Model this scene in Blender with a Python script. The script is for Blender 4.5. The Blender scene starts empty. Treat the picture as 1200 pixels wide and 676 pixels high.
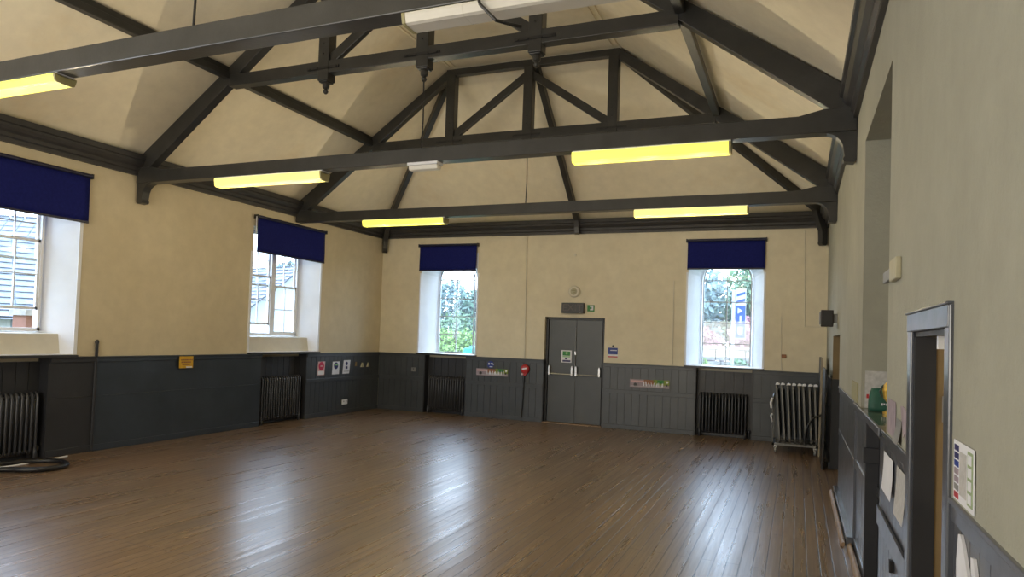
import bpy, math, random
from mathutils import Vector, Matrix
random.seed(7)
PI = math.pi
C = bpy.context.scene.collection

# ------------------------------------------------------------------ dimensions (metres)
XL, XR, D = -8.75, 0.463, 13.32          # panelling planes: left, right, far wall
DADO, CORN = 1.275, 3.84                 # panelling top, underside of cornice
FLAT, EAVE = 6.32, 4.10                 # flat ceiling height, springing of the slopes
XC = -4.15                              # centre line of the roof trusses
YB = -2.6                               # wall behind the camera
TRUSS_Y = (3.62, 6.95, 10.33)

# ------------------------------------------------------------------ materials
def nt(name):
    m = bpy.data.materials.new(name); m.use_nodes = True
    n = m.node_tree; b = n.nodes['Principled BSDF']
    return m, n, b
def lk(n, a, b): n.links.new(a, b)
def coords(n, scale=(1, 1, 1)):
    t = n.nodes.new('ShaderNodeTexCoord'); mp = n.nodes.new('ShaderNodeMapping')
    mp.inputs['Scale'].default_value = scale
    lk(n, t.outputs['Object'], mp.inputs['Vector']); return mp.outputs['Vector']
def noise(n, vec, sc, det=4, rough=.55):
    t = n.nodes.new('ShaderNodeTexNoise'); t.inputs['Scale'].default_value = sc
    t.inputs['Detail'].default_value = det; t.inputs['Roughness'].default_value = rough
    lk(n, vec, t.inputs['Vector']); return t.outputs['Fac']
def ramp(n, fac, stops):
    r = n.nodes.new('ShaderNodeValToRGB'); e = r.color_ramp.elements
    while len(e) < len(stops): e.new(0.5)
    for i, (p, c) in enumerate(stops): e[i].position = p; e[i].color = (*c, 1)
    lk(n, fac, r.inputs['Fac']); return r.outputs['Color']
def mixc(n, fac, a, b, mode='MIX'):
    m = n.nodes.new('ShaderNodeMix'); m.data_type = 'RGBA'; m.blend_type = mode
    for s, v in ((m.inputs[0], fac), (m.inputs[6], a), (m.inputs[7], b)):
        if isinstance(v, bpy.types.NodeSocket): lk(n, v, s)
        elif isinstance(v, (int, float)): s.default_value = v
        else: s.default_value = (*v, 1)
    return m.outputs[2]
def bump(n, b, h, st=.2, dist=.01):
    t = n.nodes.new('ShaderNodeBump'); t.inputs['Strength'].default_value = st
    t.inputs['Distance'].default_value = dist
    lk(n, h, t.inputs['Height']); lk(n, t.outputs['Normal'], b.inputs['Normal'])
def simple(name, col, rough=.5, metal=0., var=.12, sc=6., bmp=0., spec=None, vscale=(1, 1, 1)):
    m, n, b = nt(name)
    v = coords(n, vscale); f = noise(n, v, sc)
    lo = tuple(max(0, c * (1 - var)) for c in col); hi = tuple(min(1, c * (1 + var)) for c in col)
    lk(n, ramp(n, f, [(.3, lo), (.7, hi)]), b.inputs['Base Color'])
    b.inputs['Roughness'].default_value = rough; b.inputs['Metallic'].default_value = metal
    if spec is not None: b.inputs['Specular IOR Level'].default_value = spec
    if bmp: bump(n, b, noise(n, v, sc * 8), bmp, .004)
    return m
def emit(name, col, st):
    m, n, b = nt(name)
    b.inputs['Base Color'].default_value = (*[c * .6 for c in col], 1)
    b.inputs['Emission Color'].default_value = (*col, 1)
    b.inputs['Emission Strength'].default_value = st
    f = noise(n, coords(n, (1.2, 6, 6)), 1.5, 2)
    lk(n, ramp(n, f, [(.3, tuple(c * .82 for c in col)), (.7, col)]), b.inputs['Emission Color'])
    return m

M = {}
def plaster(name, c1, c2, stain, st=.12, sc=1.1):
    m, n, b = nt(name); v = coords(n)
    big = noise(n, v, sc, 5, .6); mid = noise(n, v, 5.5, 6, .6)
    base = mixc(n, ramp(n, big, [(.35, (0, 0, 0)), (.68, (1, 1, 1))]), c1, c2)
    st_f = ramp(n, noise(n, coords(n, (1, 1, .45)), .8, 6, .65), [(.56, (0, 0, 0)), (.74, (1, 1, 1))])
    base = mixc(n, mixc(n, .35, (0, 0, 0), st_f), base, stain)
    sp = ramp(n, mid, [(.3, (.93, .93, .93)), (.7, (1.03, 1.03, 1.03))])
    lk(n, mixc(n, 1., base, sp, 'MULTIPLY'), b.inputs['Base Color'])
    b.inputs['Roughness'].default_value = .75
    bump(n, b, noise(n, v, 28, 6, .7), st, .012)
    return m
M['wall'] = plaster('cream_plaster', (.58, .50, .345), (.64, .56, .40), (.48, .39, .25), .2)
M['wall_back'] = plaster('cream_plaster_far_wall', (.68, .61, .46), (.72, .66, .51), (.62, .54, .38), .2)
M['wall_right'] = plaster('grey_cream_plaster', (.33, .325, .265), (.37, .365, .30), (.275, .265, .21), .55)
M['ceiling'] = plaster('aged_ceiling_paint', (.80, .72, .56), (.84, .77, .61), (.68, .50, .24), .06, .7)
M['reveal'] = simple('white_reveal_paint', (.80, .82, .87), .5, var=.04, sc=3)
M['sill'] = simple('cream_sill_paint', (.66, .62, .52), .55, var=.05)
M['white'] = simple('white_gloss_paint', (.78, .79, .82), .35, var=.04)
M['glazing'] = simple('grey_white_glazing_bar', (.50, .53, .56), .45, var=.06)
M['blind'] = simple('navy_blind_cloth', (.011, .015, .125), .8, var=.18, sc=30, vscale=(1, 1, 1), spec=.1)
M['blind_bar'] = simple('dark_navy_rail', (.006, .007, .035), .5)
M['beam'] = simple('dark_brown_grey_beam_paint', (.034, .034, .033), .36, var=.25, sc=4, bmp=.25, vscale=(1, 1, 1))
M['cornice'] = simple('dark_grey_cornice_paint', (.040, .039, .041), .42, var=.2, sc=5)
M['iron'] = simple('black_iron', (.015, .015, .016), .45)
M['metal'] = simple('brushed_steel', (.5, .5, .5), .3, 1., var=.1)
M['silver'] = simple('aluminium_edging', (.17, .168, .16), .42, .6, var=.15, sc=12)
M['black'] = simple('black_plastic', (.012, .011, .011), .4)
M['brownbox'] = simple('dark_brown_plastic', (.02, .012, .010), .45)
M['rad'] = simple('charcoal_radiator_enamel', (.040, .041, .048), .3, var=.15)
M['beige'] = simple('beige_plastic', (.42, .39, .27), .5, var=.06)
M['door'] = simple('slate_grey_door_paint', (.062, .068, .074), .38, var=.1, sc=2.5)
M['paperwhite'] = simple('white_paper', (.72, .73, .78), .6, var=.05)
M['khaki'] = simple('khaki_card', (.30, .28, .16), .7, var=.08)
M['tan'] = simple('tan_plaster', (.22, .155, .075), .7, var=.1, sc=3)
M['rubber'] = simple('black_rubber', (.010, .010, .012), .38)
M['red'] = simple('red_plastic', (.45, .03, .035), .35, var=.1)
M['green'] = simple('green_print', (.02, .20, .04), .5, var=.1)
M['lightgreen'] = simple('light_green_print', (.25, .5, .2), .5)
M['blue'] = simple('blue_print', (.02, .045, .26), .5, var=.1)
M['navy'] = simple('navy_print', (.02, .02, .12), .5)
M['pink'] = simple('pink_print', (.60, .40, .42), .6, var=.15)
M['crimson'] = simple('crimson_print', (.5, .02, .08), .5)
M['orange'] = simple('yellow_orange_print', (.62, .36, .02), .5, var=.1)
M['brown'] = simple('brown_print', (.28, .12, .06), .6, var=.2)
M['olive'] = simple('olive_print', (.20, .26, .04), .6, var=.3)
M['grey'] = simple('mid_grey_plastic', (.22, .22, .22), .5)
M['palegreen'] = simple('pale_sage_print', (.30, .38, .22), .6)
M['greypale'] = simple('pale_grey_print', (.48, .47, .46), .6, var=.15, sc=40)
M['greypink'] = simple('faded_mauve_paper', (.33, .27, .31), .7, var=.2, sc=14)
M['gold'] = simple('gold_foil', (.65, .42, .08), .3, .6, var=.3, sc=20)
M['wood'] = simple('pale_brown_timber', (.26, .17, .10), .5, var=.25, sc=8, vscale=(1, 1, .2))
M['boardedge'] = simple('pale_board_edge', (.27, .23, .17), .6)
M['bagcloth'] = simple('dark_green_bag_cloth', (.012, .085, .055), .6, var=.2, sc=10, bmp=.3)
M['tabletop'] = simple('dark_laminate', (.03, .027, .025), .35, var=.2)
M['lens_yellow'] = emit('lit_yellow_diffuser', (1., .93, .13), 1.05)
M['lens_warm'] = emit('lit_warm_diffuser', (1., .84, .22), 1.1)
M['lens_off'] = simple('unlit_milky_diffuser', (.66, .64, .58), .4, var=.04)
M['housing'] = simple('khaki_lamp_housing', (.32, .29, .14), .5, var=.1)
M['laminate'] = simple('polished_olive_counter', (.10, .10, .07), .12, var=.25, sc=6)

def dado_paint(name, c, rough, glare=.0):
    m, n, b = nt(name); v = coords(n)
    f = noise(n, v, 2.2, 6, .6)
    lk(n, ramp(n, f, [(.3, tuple(x * .82 for x in c)), (.72, tuple(x * 1.18 for x in c))]), b.inputs['Base Color'])
    r = noise(n, v, 9, 4)
    mr = n.nodes.new('ShaderNodeMapRange'); mr.inputs[3].default_value = rough - .07; mr.inputs[4].default_value = rough + .1
    lk(n, r, mr.inputs[0]); lk(n, mr.outputs[0], b.inputs['Roughness'])
    bump(n, b, noise(n, v, 40, 4), .12, .004)
    if glare: b.inputs['Coat Weight'].default_value = glare; b.inputs['Coat Roughness'].default_value = .22
    return m
M['dado'] = dado_paint('slate_grey_panelling_paint', (.055, .062, .072), .36)
M['dado_flat'] = dado_paint('blue_grey_gloss_panel_paint', (.034, .044, .060), .33)
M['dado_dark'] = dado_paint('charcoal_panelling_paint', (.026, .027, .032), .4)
M['dado_right'] = dado_paint('glossy_grey_panelling_paint', (.075, .082, .10), .33, .8)

def floor_mat():
    m, n, b = nt('varnished_floorboards'); v = coords(n)
    br = n.nodes.new('ShaderNodeTexBrick')
    mp = n.nodes.new('ShaderNodeMapping'); mp.inputs['Rotation'].default_value = (0, 0, PI / 2)
    lk(n, v, mp.inputs['Vector']); lk(n, mp.outputs[0], br.inputs['Vector'])
    br.offset = .37; br.inputs['Scale'].default_value = 1.
    br.inputs['Brick Width'].default_value = 2.9; br.inputs['Row Height'].default_value = .098
    br.inputs['Mortar Size'].default_value = .005; br.inputs['Mortar Smooth'].default_value = .3
    br.inputs['Color1'].default_value = (.0, .0, .0, 1); br.inputs['Color2'].default_value = (1, 1, 1, 1)
    br.inputs['Mortar'].default_value = (.5, .5, .5, 1)
    grain = noise(n, coords(n, (34, .6, 1)), 1.6, 3, .5)
    patch = noise(n, v, .55, 5, .6)
    wear = noise(n, coords(n, (9, .45, 1)), 1.2, 5, .6)
    c = ramp(n, br.outputs['Color'], [(0, (.150, .096, .056)), (.5, (.190, .126, .075)), (1, (.235, .160, .098))])
    c = mixc(n, .55, c, ramp(n, grain, [(.28, (.075, .046, .028)), (.5, (.19, .126, .075)), (.75, (.35, .245, .15))]))
    c = mixc(n, mixc(n, .5, (0, 0, 0), ramp(n, patch, [(.42, (0, 0, 0)), (.65, (1, 1, 1))])), c, (.24, .125, .055))
    c = mixc(n, mixc(n, .35, (0, 0, 0), ramp(n, wear, [(.35, (0, 0, 0)), (.80, (1, 1, 1))])), c, (.075, .055, .040))
    c = mixc(n, br.outputs['Fac'], c, (.035, .022, .015))
    lk(n, c, b.inputs['Base Color'])
    mr = n.nodes.new('ShaderNodeMapRange'); mr.inputs[1].default_value = .3; mr.inputs[2].default_value = .7
    mr.inputs[3].default_value = .24; mr.inputs[4].default_value = .36
    lk(n, wear, mr.inputs[0]); lk(n, mr.outputs[0], b.inputs['Roughness'])
    b.inputs['Specular IOR Level'].default_value = 1.0
    cup = n.nodes.new('ShaderNodeTexWave'); cup.inputs['Scale'].default_value = 1.
    ht = mixc(n, .35, grain, br.outputs['Fac'])
    h2 = n.nodes.new('ShaderNodeMath'); h2.operation = 'MULTIPLY_ADD'
    lk(n, br.outputs['Fac'], h2.inputs[0]); h2.inputs[1].default_value = -1.6
    gs = n.nodes.new('ShaderNodeMath'); gs.operation = 'MULTIPLY'; gs.inputs[1].default_value = .28; lk(n, grain, gs.inputs[0]); lk(n, gs.outputs[0], h2.inputs[2])
    h3 = n.nodes.new('ShaderNodeMath'); h3.operation = 'MULTIPLY_ADD'
    lk(n, br.outputs['Color'], h3.inputs[0]); h3.inputs[1].default_value = .6; lk(n, h2.outputs[0], h3.inputs[2])
    bump(n, b, h3.outputs[0], .34, .006)
    return m
M['floor'] = floor_mat()
def glass_mat():
    m = bpy.data.materials.new('window_glass'); m.use_nodes = True; n = m.node_tree
    n.nodes.clear(); o = n.nodes.new('ShaderNodeOutputMaterial')
    t = n.nodes.new('ShaderNodeBsdfTransparent'); t.inputs[0].default_value = (.95, .97, .97, 1)
    g = n.nodes.new('ShaderNodeBsdfGlossy'); g.inputs['Roughness'].default_value = .03
    tr = n.nodes.new('ShaderNodeBsdfTranslucent'); tr.inputs[0].default_value = (.8, .88, 1., 1); m2 = n.nodes.new('ShaderNodeMixShader'); m2.inputs[0].default_value = .02
    lk(n, t.outputs[0], m2.inputs[1]); lk(n, tr.outputs[0], m2.inputs[2])
    mx = n.nodes.new('ShaderNodeMixShader'); mx.inputs[0].default_value = .04
    lk(n, m2.outputs[0], mx.inputs[1]); lk(n, g.outputs[0], mx.inputs[2]); lk(n, mx.outputs[0], o.inputs[0])
    return m
M['glass'] = glass_mat()

# ------------------------------------------------------------------ mesh builder
class MB:
    def __init__(s): s.v = []; s.f = []
    def add(s, vs, fs):
        o = len(s.v); s.v += [tuple(v) for v in vs]; s.f += [tuple(i + o for i in f) for f in fs]; return s
    def box(s, x0, x1, y0, y1, z0, z1):
        x0, x1 = sorted((x0, x1)); y0, y1 = sorted((y0, y1)); z0, z1 = sorted((z0, z1))
        return s.add([(x, y, z) for z in (z0, z1) for y in (y0, y1) for x in (x0, x1)],
                     [(0, 2, 3, 1), (4, 5, 7, 6), (0, 1, 5, 4), (2, 6, 7, 3), (0, 4, 6, 2), (1, 3, 7, 5)])
    def hexa(s, p):  # 8 points, bottom loop then top loop
        return s.add(p, [(3, 2, 1, 0), (4, 5, 6, 7), (0, 1, 5, 4), (1, 2, 6, 5), (2, 3, 7, 6), (3, 0, 4, 7)])
    def bar(s, a, b, w, h, up=(0, 0, 1)):
        a, b = Vector(a), Vector(b); d = (b - a).normalized(); u = Vector(up)
        r = d.cross(u).normalized(); u = r.cross(d).normalized()
        q = [(-w / 2, -h / 2), (w / 2, -h / 2), (w / 2, h / 2), (-w / 2, h / 2)]
        return s.hexa([a + r * i + u * j for i, j in q] + [b + r * i + u * j for i, j in q])
    def prism(s, poly, mapf, t0, t1):   # poly of (p, q); mapf(p, q, t) -> xyz
        n = len(poly)
        return s.add([mapf(p, q, t0) for p, q in poly] + [mapf(p, q, t1) for p, q in poly],
                     [tuple(range(n))[::-1], tuple(range(n, 2 * n))] + [(i, (i + 1) % n, n + (i + 1) % n, n + i) for i in range(n)])
    def tube(s, pts, r, seg=10, cap=True):
        pts = [Vector(p) for p in pts]; n = len(pts); rings = []
        prev = None
        rr = r if isinstance(r, (list, tuple)) else [r] * n
        for i, p in enumerate(pts):
            d = (pts[min(i + 1, n - 1)] - pts[max(i - 1, 0)]).normalized()
            if prev is None:
                u = Vector((0, 0, 1)) if abs(d.z) < .9 else Vector((1, 0, 0))
                prev = d.cross(u).normalized()
            a = (prev - d * prev.dot(d)).normalized(); b = d.cross(a); prev = a
            rings.append([p + (a * math.cos(2 * PI * k / seg) + b * math.sin(2 * PI * k / seg)) * rr[i] for k in range(seg)])
        vs = [v for ring in rings for v in ring]
        fs = [(i * seg + k, i * seg + (k + 1) % seg, (i + 1) * seg + (k + 1) % seg, (i + 1) * seg + k) for i in range(n - 1) for k in range(seg)]
        if cap: fs += [tuple(range(seg))[::-1], tuple(range((n - 1) * seg, n * seg))]
        return s.add(vs, fs)
    def lathe(s, prof, at=(0, 0, 0), axis='z', seg=20):  # prof of (r, h)
        at = Vector(at); vs = []
        for r, h in prof:
            for k in range(seg):
                a = 2 * PI * k / seg; c, t = r * math.cos(a), r * math.sin(a)
                vs.append(at + Vector({'z': (c, t, h), 'y': (c, h, t), 'x': (h, c, t)}[axis]))
        n = len(prof)
        fs = [(i * seg + k, i * seg + (k + 1) % seg, (i + 1) * seg + (k + 1) % seg, (i + 1) * seg + k) for i in range(n - 1) for k in range(seg)]
        fs += [tuple(range(seg))[::-1], tuple(range((n - 1) * seg, n * seg))]
        return s.add(vs, fs)
    def build(s, name, mat, parent=None, bevel=0, smooth=False, kind=None, loc=None):
        me = bpy.data.meshes.new(name); me.from_pydata(s.v, [], s.f); me.update()
        import bmesh
        b = bmesh.new(); b.from_mesh(me); bmesh.ops.recalc_face_normals(b, faces=b.faces); b.to_mesh(me); b.free()
        o = bpy.data.objects.new(name, me); C.objects.link(o)
        for mm in (mat if isinstance(mat, (list, tuple)) else [mat]): me.materials.append(mm)
        if parent: o.parent = parent
        if loc: o.location = loc
        if bevel:
            bv = o.modifiers.new('bevel', 'BEVEL'); bv.width = bevel; bv.segments = 2; bv.limit_method = 'ANGLE'
        if smooth:
            for p in me.polygons: p.use_smooth = True
        if kind: o['kind'] = kind
        return o

def tag(o, label, cat, group=None):
    o['label'] = label; o['category'] = cat
    if group: o['group'] = group
    return o
def empty(name, loc=(0, 0, 0), rz=0, kind=None):
    o = bpy.data.objects.new(name, None); C.objects.link(o); o.location = loc; o.rotation_euler = (0, 0, rz)
    o.empty_display_size = .1
    if kind: o['kind'] = kind
    return o
def copy_tree(o, parent=None):
    c = o.copy(); C.objects.link(c)
    if parent: c.parent = parent
    for ch in list(o.children): copy_tree(ch, c)
    return c

# wall frames: (u along the wall, n out into the room, z) -> world
def FL(u, n, z): return (XL + n, u, z)
def FB(u, n, z): return (u, D - n, z)
def FR(u, n, z): return (XR - n, u, z)
def fbox(mb, F, u0, u1, n0, n1, z0, z1):
    a = F(u0, n0, z0); b = F(u1, n1, z1)
    return mb.box(a[0], b[0], a[1], b[1], a[2], b[2])

# ------------------------------------------------------------------ room shell
mb = MB(); mb.box(XL - .3, 1.7, YB - .1, D + .3, -.12, 0); mb.build('floor', M['floor'], kind='structure')

PL = -.02                                # plaster plane relative to the panelling plane
TOPZ = 4.35
W1C, W2C = 5.25, 10.22                   # centres of the left-wall windows
HW = .92
def cells(F, lst, name, mat):
    mb = MB()
    for u0, u1, z0, z1, n0, n1 in lst: fbox(mb, F, u0, u1, n0, n1, z0, z1)
    return mb.build(name, mat, kind='structure')
TL = -.50
lst = []; edges = [YB]
for c in (W1C, W2C):
    lst.append((edges[-1], c - HW, 0, TOPZ, PL, TL))
    lst += [(c - HW, c + HW, 3.5, TOPZ, PL, TL), (c - HW, c + HW, 0, 1.30, -.20, TL)]
    lst += [(c - HW, c - .62, 0, 1.30, PL, -.20), (c + .62, c + HW, 0, 1.30, PL, -.20)]
    edges.append(c + HW)
lst.append((edges[-1], D + .6, 0, TOPZ, PL, TL))
cells(FL, lst, 'wall_left', M['wall'])
TB = -.60
W3C, W4C = -7.055, -1.27
lst = [(XL - .02, -7.75, 0, TOPZ, PL, TB), (-6.36, -4.80, 0, TOPZ, PL, TB), (-4.80, -3.54, 2.155, TOPZ, PL, TB), (-3.54, -1.95, 0, TOPZ, PL, TB),
       (-.59, XR + .5, 0, TOPZ, PL, TB)]
for c, a, b, r0, r1 in ((W3C, -7.75, -6.36, -7.58, -6.55), (W4C, -1.95, -.59, -1.77, -.74)):
    lst += [(a, b, 3.5, TOPZ, PL, TB), (a, b, 0, 1.29, -.20, TB), (a, r0, 0, 1.29, PL, -.2), (r1, b, 0, 1.29, PL, -.2)]
cells(FB, lst, 'wall_back', M['wall_back'])
RY0, RY1, RZ1 = 4.40, 6.09, 3.39         # hatch recess
PR = -.004
def rw(a, b): return [(a, b, 1.25, TOPZ, PR, -1.2), (a, b, 0, 1.25, -.04, -1.2)]
lst = rw(YB, 2.70) + [(2.70, 3.45, 1.82, TOPZ, PR, -1.2), (2.70, 3.45, 0, 1.82, -1.1, -1.2)] + rw(3.45, RY0) + [
       (RY0, RY1, 0, 1.24, -.11, -1.2), (RY0, RY1, 1.24, RZ1, -.62, -1.2), (RY0, RY1, RZ1, TOPZ, PR, -1.2)] + rw(RY1, 9.21) + [
       (9.21, 10.97, 0, 1.895, -.5, -1.2), (9.21, 10.97, 1.895, TOPZ, PR, -1.2)] + rw(10.97, D + .6)
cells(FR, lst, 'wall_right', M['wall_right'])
mb = MB(); mb.box(XL - .5, XR + 1.2, YB - .3, YB, 0, 6.7); mb.build('wall_front', M['wall'], kind='structure')
# ceiling: two slopes, a far hip and a flat middle
xl, xr, fl, fr, yh = XL - .02, XR + .02, -5.64, -2.66, 10.44
cv = [(xl, YB, EAVE), (fl, YB, FLAT), (fr, YB, FLAT), (xr, YB, EAVE), (xl, D + .02, EAVE), (fl, yh, FLAT), (fr, yh, FLAT), (xr, D + .02, EAVE)]
cvt = [(x, y, z + .12) for x, y, z in cv]
mb = MB()
mb.add(cv, [(0, 1, 5, 4), (1, 2, 6, 5), (2, 3, 7, 6), (4, 5, 6, 7)])
mb.add(cvt, [(0, 4, 5, 1), (1, 5, 6, 2), (2, 6, 7, 3), (4, 7, 6, 5)])
mb.build('ceiling', M['ceiling'], kind='structure')
# slim double moulding round the flat
mb = MB()
for x, s in ((fl, 1), (fr, -1)):
    for o in (.0, .09): mb.box(x + s * (o + .01), x + s * (o + .045), YB, yh - .1, FLAT - .022, FLAT + .01)
mb.build('trim_1', M['ceiling'], kind='structure')
# cornice
prof = [(-.02, CORN), (.035, CORN), (.035, 3.89), (.06, 3.905), (.06, 3.95), (.10, 3.975), (.125, 4.01), (.125, 4.04), (.15, 4.05), (.15, 4.12), (-.02, 4.12)]
mb = MB(); n = len(prof)
path = [(lambda d: (XL + d, YB)), (lambda d: (XL + d, D - d)), (lambda d: (XR - d, D - d)), (lambda d: (XR - d, YB))]
vs = [(*pf(d), z) for pf in path for d, z in prof]
fs = [(i * n + k, i * n + (k + 1) % n, (i + 1) * n + (k + 1) % n, (i + 1) * n + k) for i in range(3) for k in range(n)]
mb.add(vs, fs); mb.build('trim_2', M['cornice'], kind='structure')

# ------------------------------------------------------------------ panelling
trim_no = [2]
def dado(F, u0, u1, mat='dado', flat=False, off=0., back=PL, cap=1., skirt=.012, plank=.125, z1=DADO, rail=True, midrail=True, wig=True):
    trim_no[0] += 1
    root = empty('trim_%d' % trim_no[0], kind='structure')
    b = MB()
    if flat:
        fbox(b, F, u0, u1, back, off, .0, z1 - .06)
    else:
        fbox(b, F, u0, u1, back, off - .012, .0, z1 - .05)
        k = max(1, round((u1 - u0) / plank)); w = (u1 - u0) / k
        for i in range(k):
            g = .0035
            fbox(b, F, u0 + i * w + g, u0 + (i + 1) * w - g, off - .012, off + (random.uniform(-.001, .001) if wig else 0), .05, z1 - .05)
    o = b.build('panel_boards', M[mat], root); o['kind'] = 'structure'
    r = MB()
    if rail:
        fbox(r, F, u0, u1, back, off + .02 * cap, z1 - .075, z1 - .02)
        fbox(r, F, u0, u1, back, off + .035 * cap, z1 - .02, z1)
    if midrail and not flat: fbox(r, F, u0, u1, off - .01, off + .012 * cap, .69, .765)
    if midrail and flat: fbox(r, F, u0, u1, off - .01, off + .006, .735, .745)
    fbox(r, F, u0, u1, back, off + skirt, 0, .085)
    o = r.build('panel_rails', M[mat], root, bevel=.004); o['kind'] = 'structure'
    return root
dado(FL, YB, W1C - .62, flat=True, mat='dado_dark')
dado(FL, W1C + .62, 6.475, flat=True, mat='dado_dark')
dado(FL, 6.485, 9.585, flat=True, mat='dado_flat', off=.015)
dado(FL, 10.83, D, plank=.14)
dado(FB, XL, -7.58, plank=.15)
dado(FB, -6.55, -4.80, plank=.15)
dado(FB, -3.54, -1.77, plank=.15)
dado(FB, -.74, XR, plank=.15)
for (F, a, b, nm) in ((FL, W1C - .62, W1C + .62, 0), (FL, W2C - .62, W2C + .62, 0), (FB, -7.58, -6.55, 0), (FB, -1.77, -.74, 0)):
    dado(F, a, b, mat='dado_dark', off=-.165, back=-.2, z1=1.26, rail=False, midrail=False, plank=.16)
# dark jambs and ledge of each radiator recess
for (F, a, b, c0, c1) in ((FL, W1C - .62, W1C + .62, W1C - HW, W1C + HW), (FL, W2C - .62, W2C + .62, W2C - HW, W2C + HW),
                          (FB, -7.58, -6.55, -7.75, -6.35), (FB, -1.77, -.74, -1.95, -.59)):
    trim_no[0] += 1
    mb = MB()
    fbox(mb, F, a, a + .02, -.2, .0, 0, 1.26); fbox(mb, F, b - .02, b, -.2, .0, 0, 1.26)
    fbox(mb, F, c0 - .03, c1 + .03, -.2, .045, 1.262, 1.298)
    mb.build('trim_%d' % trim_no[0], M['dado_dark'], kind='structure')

# right wall panelling
def quarter(F, u0, u1, n0):
    mb = MB(); r = .035
    poly = [(n0, 0)] + [(n0 + r * math.cos(a), r * math.sin(a)) for a in [PI / 2 * i / 5 for i in range(6)]]
    mb.prism(poly, lambda p, q, t: F(t, p, q), u0, u1); return mb
dado(FR, 10.97, D, mat='dado_right', plank=.5, off=-.012, back=-.04, cap=.5, skirt=.05)
dado(FR, 6.79, 9.21, mat='dado_right', plank=.8, off=-.012, back=-.04, cap=.5, skirt=.05)
dado(FR, 5.65, 6.79, mat='dado_right', plank=.60, off=-.03, z1=1.235, rail=False, back=-.10)
dado(FR, RY0, 5.65, mat='dado_dark', plank=.3, off=-.09, back=-.11, z1=1.235, rail=False)
dado(FR, 3.54, RY0, mat='dado_right', plank=.115, off=-.012, back=-.04, cap=.5, wig=False)
dado(FR, RY0, 4.78, mat='dado_right', plank=.115, off=-.012, back=-.10, cap=.5, wig=False)
dado(FR, YB, 2.63, mat='dado_right', plank=.115, off=-.012, back=-.04, cap=.5, wig=False)
dado(lambda u, n, z: (XR + .5 - n, u, z), 9.21, 10.97, mat='dado_dark', off=.02, back=.0, plank=.3)
for a, b in ((6.79, 9.21), (5.65, 6.79)):
    trim_no[0] += 1
    quarter(FR, a, b, .05 if a > 6 else -.0).build('trim_%d' % trim_no[0], M['wood'], kind='structure')
trim_no[0] += 1
mb = MB()   # far jamb of the right-hand opening: tan above, dark below
fbox(mb, FR, 10.93, 10.969, PR, -.5, 1.28, 1.895); mb.build('trim_%d' % trim_no[0], M['tan'], kind='structure')
trim_no[0] += 1
mb = MB(); fbox(mb, FR, 10.93, 10.969, .01, -.5, 0, 1.28)
mb.build('trim_%d' % trim_no[0], M['dado_dark'], kind='structure')
# fretted lower rail on the near panelling
trim_no[0] += 1
mb = MB()
poly = []
for i in range(60):
    u = 3.57 + (4.75 - 3.60) * i / 59
    poly.append((u, .80 + .008 * (i % 2)))
poly += [(4.72, .70), (3.57, .70)]
mb.prism(poly, lambda p, q, t: FR(p, t, q), -.006, .006)
mb.build('trim_%d' % trim_no[0], M['dado_right'], kind='structure')
# hatch counter
root = tag(empty('hatch_counter'), 'olive polished counter shelf in the recess of the right wall', 'shelf')
mb = MB(); fbox(mb, FR, RY0 + .003, RY1 - .003, -.61, .0, 1.242, 1.272); mb.build('counter_top', M['laminate'], root)
mb = MB(); fbox(mb, FR, 4.60, 6.55, .001, .018, 1.225, 1.280); mb.build('counter_nosing', M['dado_right'], root, bevel=.006)
# dark post under the counter
mb = MB(); fbox(mb, FR, 5.60, 5.65, -.09, .0, 0, 1.22); fbox(mb, FR, 5.57, 5.66, -.09, .015, .92, 1.03)
mb.build('trim_%d' % (trim_no[0] + 1), M['dado_dark'], kind='structure', bevel=.004); trim_no[0] += 1

# scalloped white panel pieces on the near panelling
def fret(name, y0, y1, pts):
    mb = MB(); mb.prism(pts, lambda p, q, t: FR(p, t, q), .003, .012); return mb

# ------------------------------------------------------------------ right wall doorway
root = empty('door_1', kind='structure')
mb = MB(); fbox(mb, FR, 2.62, 2.70, -.04, .010, 0, 1.90); mb.build('door_jamb', M['dado_right'], root, bevel=.006)
mb = MB(); fbox(mb, FR, 3.45, 3.54, -.04, .010, 0, 1.90); mb.build('door_jamb', M['dado_right'], root, bevel=.006)
mb = MB(); fbox(mb, FR, 2.63, 3.54, -.02, .013, 1.82, 1.90); fbox(mb, FR, 2.62, 3.55, -.02, .020, 1.897, 1.908)
mb.build('door_head', M['dado_right'], root, bevel=.005)
mb = MB()
fbox(mb, FR, 3.425, 3.449, -.085, -.005, 0, 1.82); fbox(mb, FR, 2.701, 2.72, -.085, -.005, 0, 1.82); fbox(mb, FR, 2.70, 3.45, -.085, -.005, 1.80, 1.819)
mb.build('door_lining', M['dado_dark'], root)
mb = MB(); fbox(mb, FR, 3.435, 3.449, -.086, -1.09, 0, 1.815); mb.build('passage_lining', M['tan'], root)
mb = MB(); fbox(mb, FR, 3.424, 3.436, -.11, -.15, 1.44, 1.55); mb.build('latch_plate', M['grey'], root)
mb = MB(); fbox(mb, FR, 3.418, 3.425, -.12, -.14, 1.475, 1.51); mb.build('latch_keep', M['black'], root)
mb = MB(); fbox(mb, FR, 3.05, 3.08, -.05, -.03, 1.75, 1.80); mb.build('roller_catch', M['white'], root)

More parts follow.
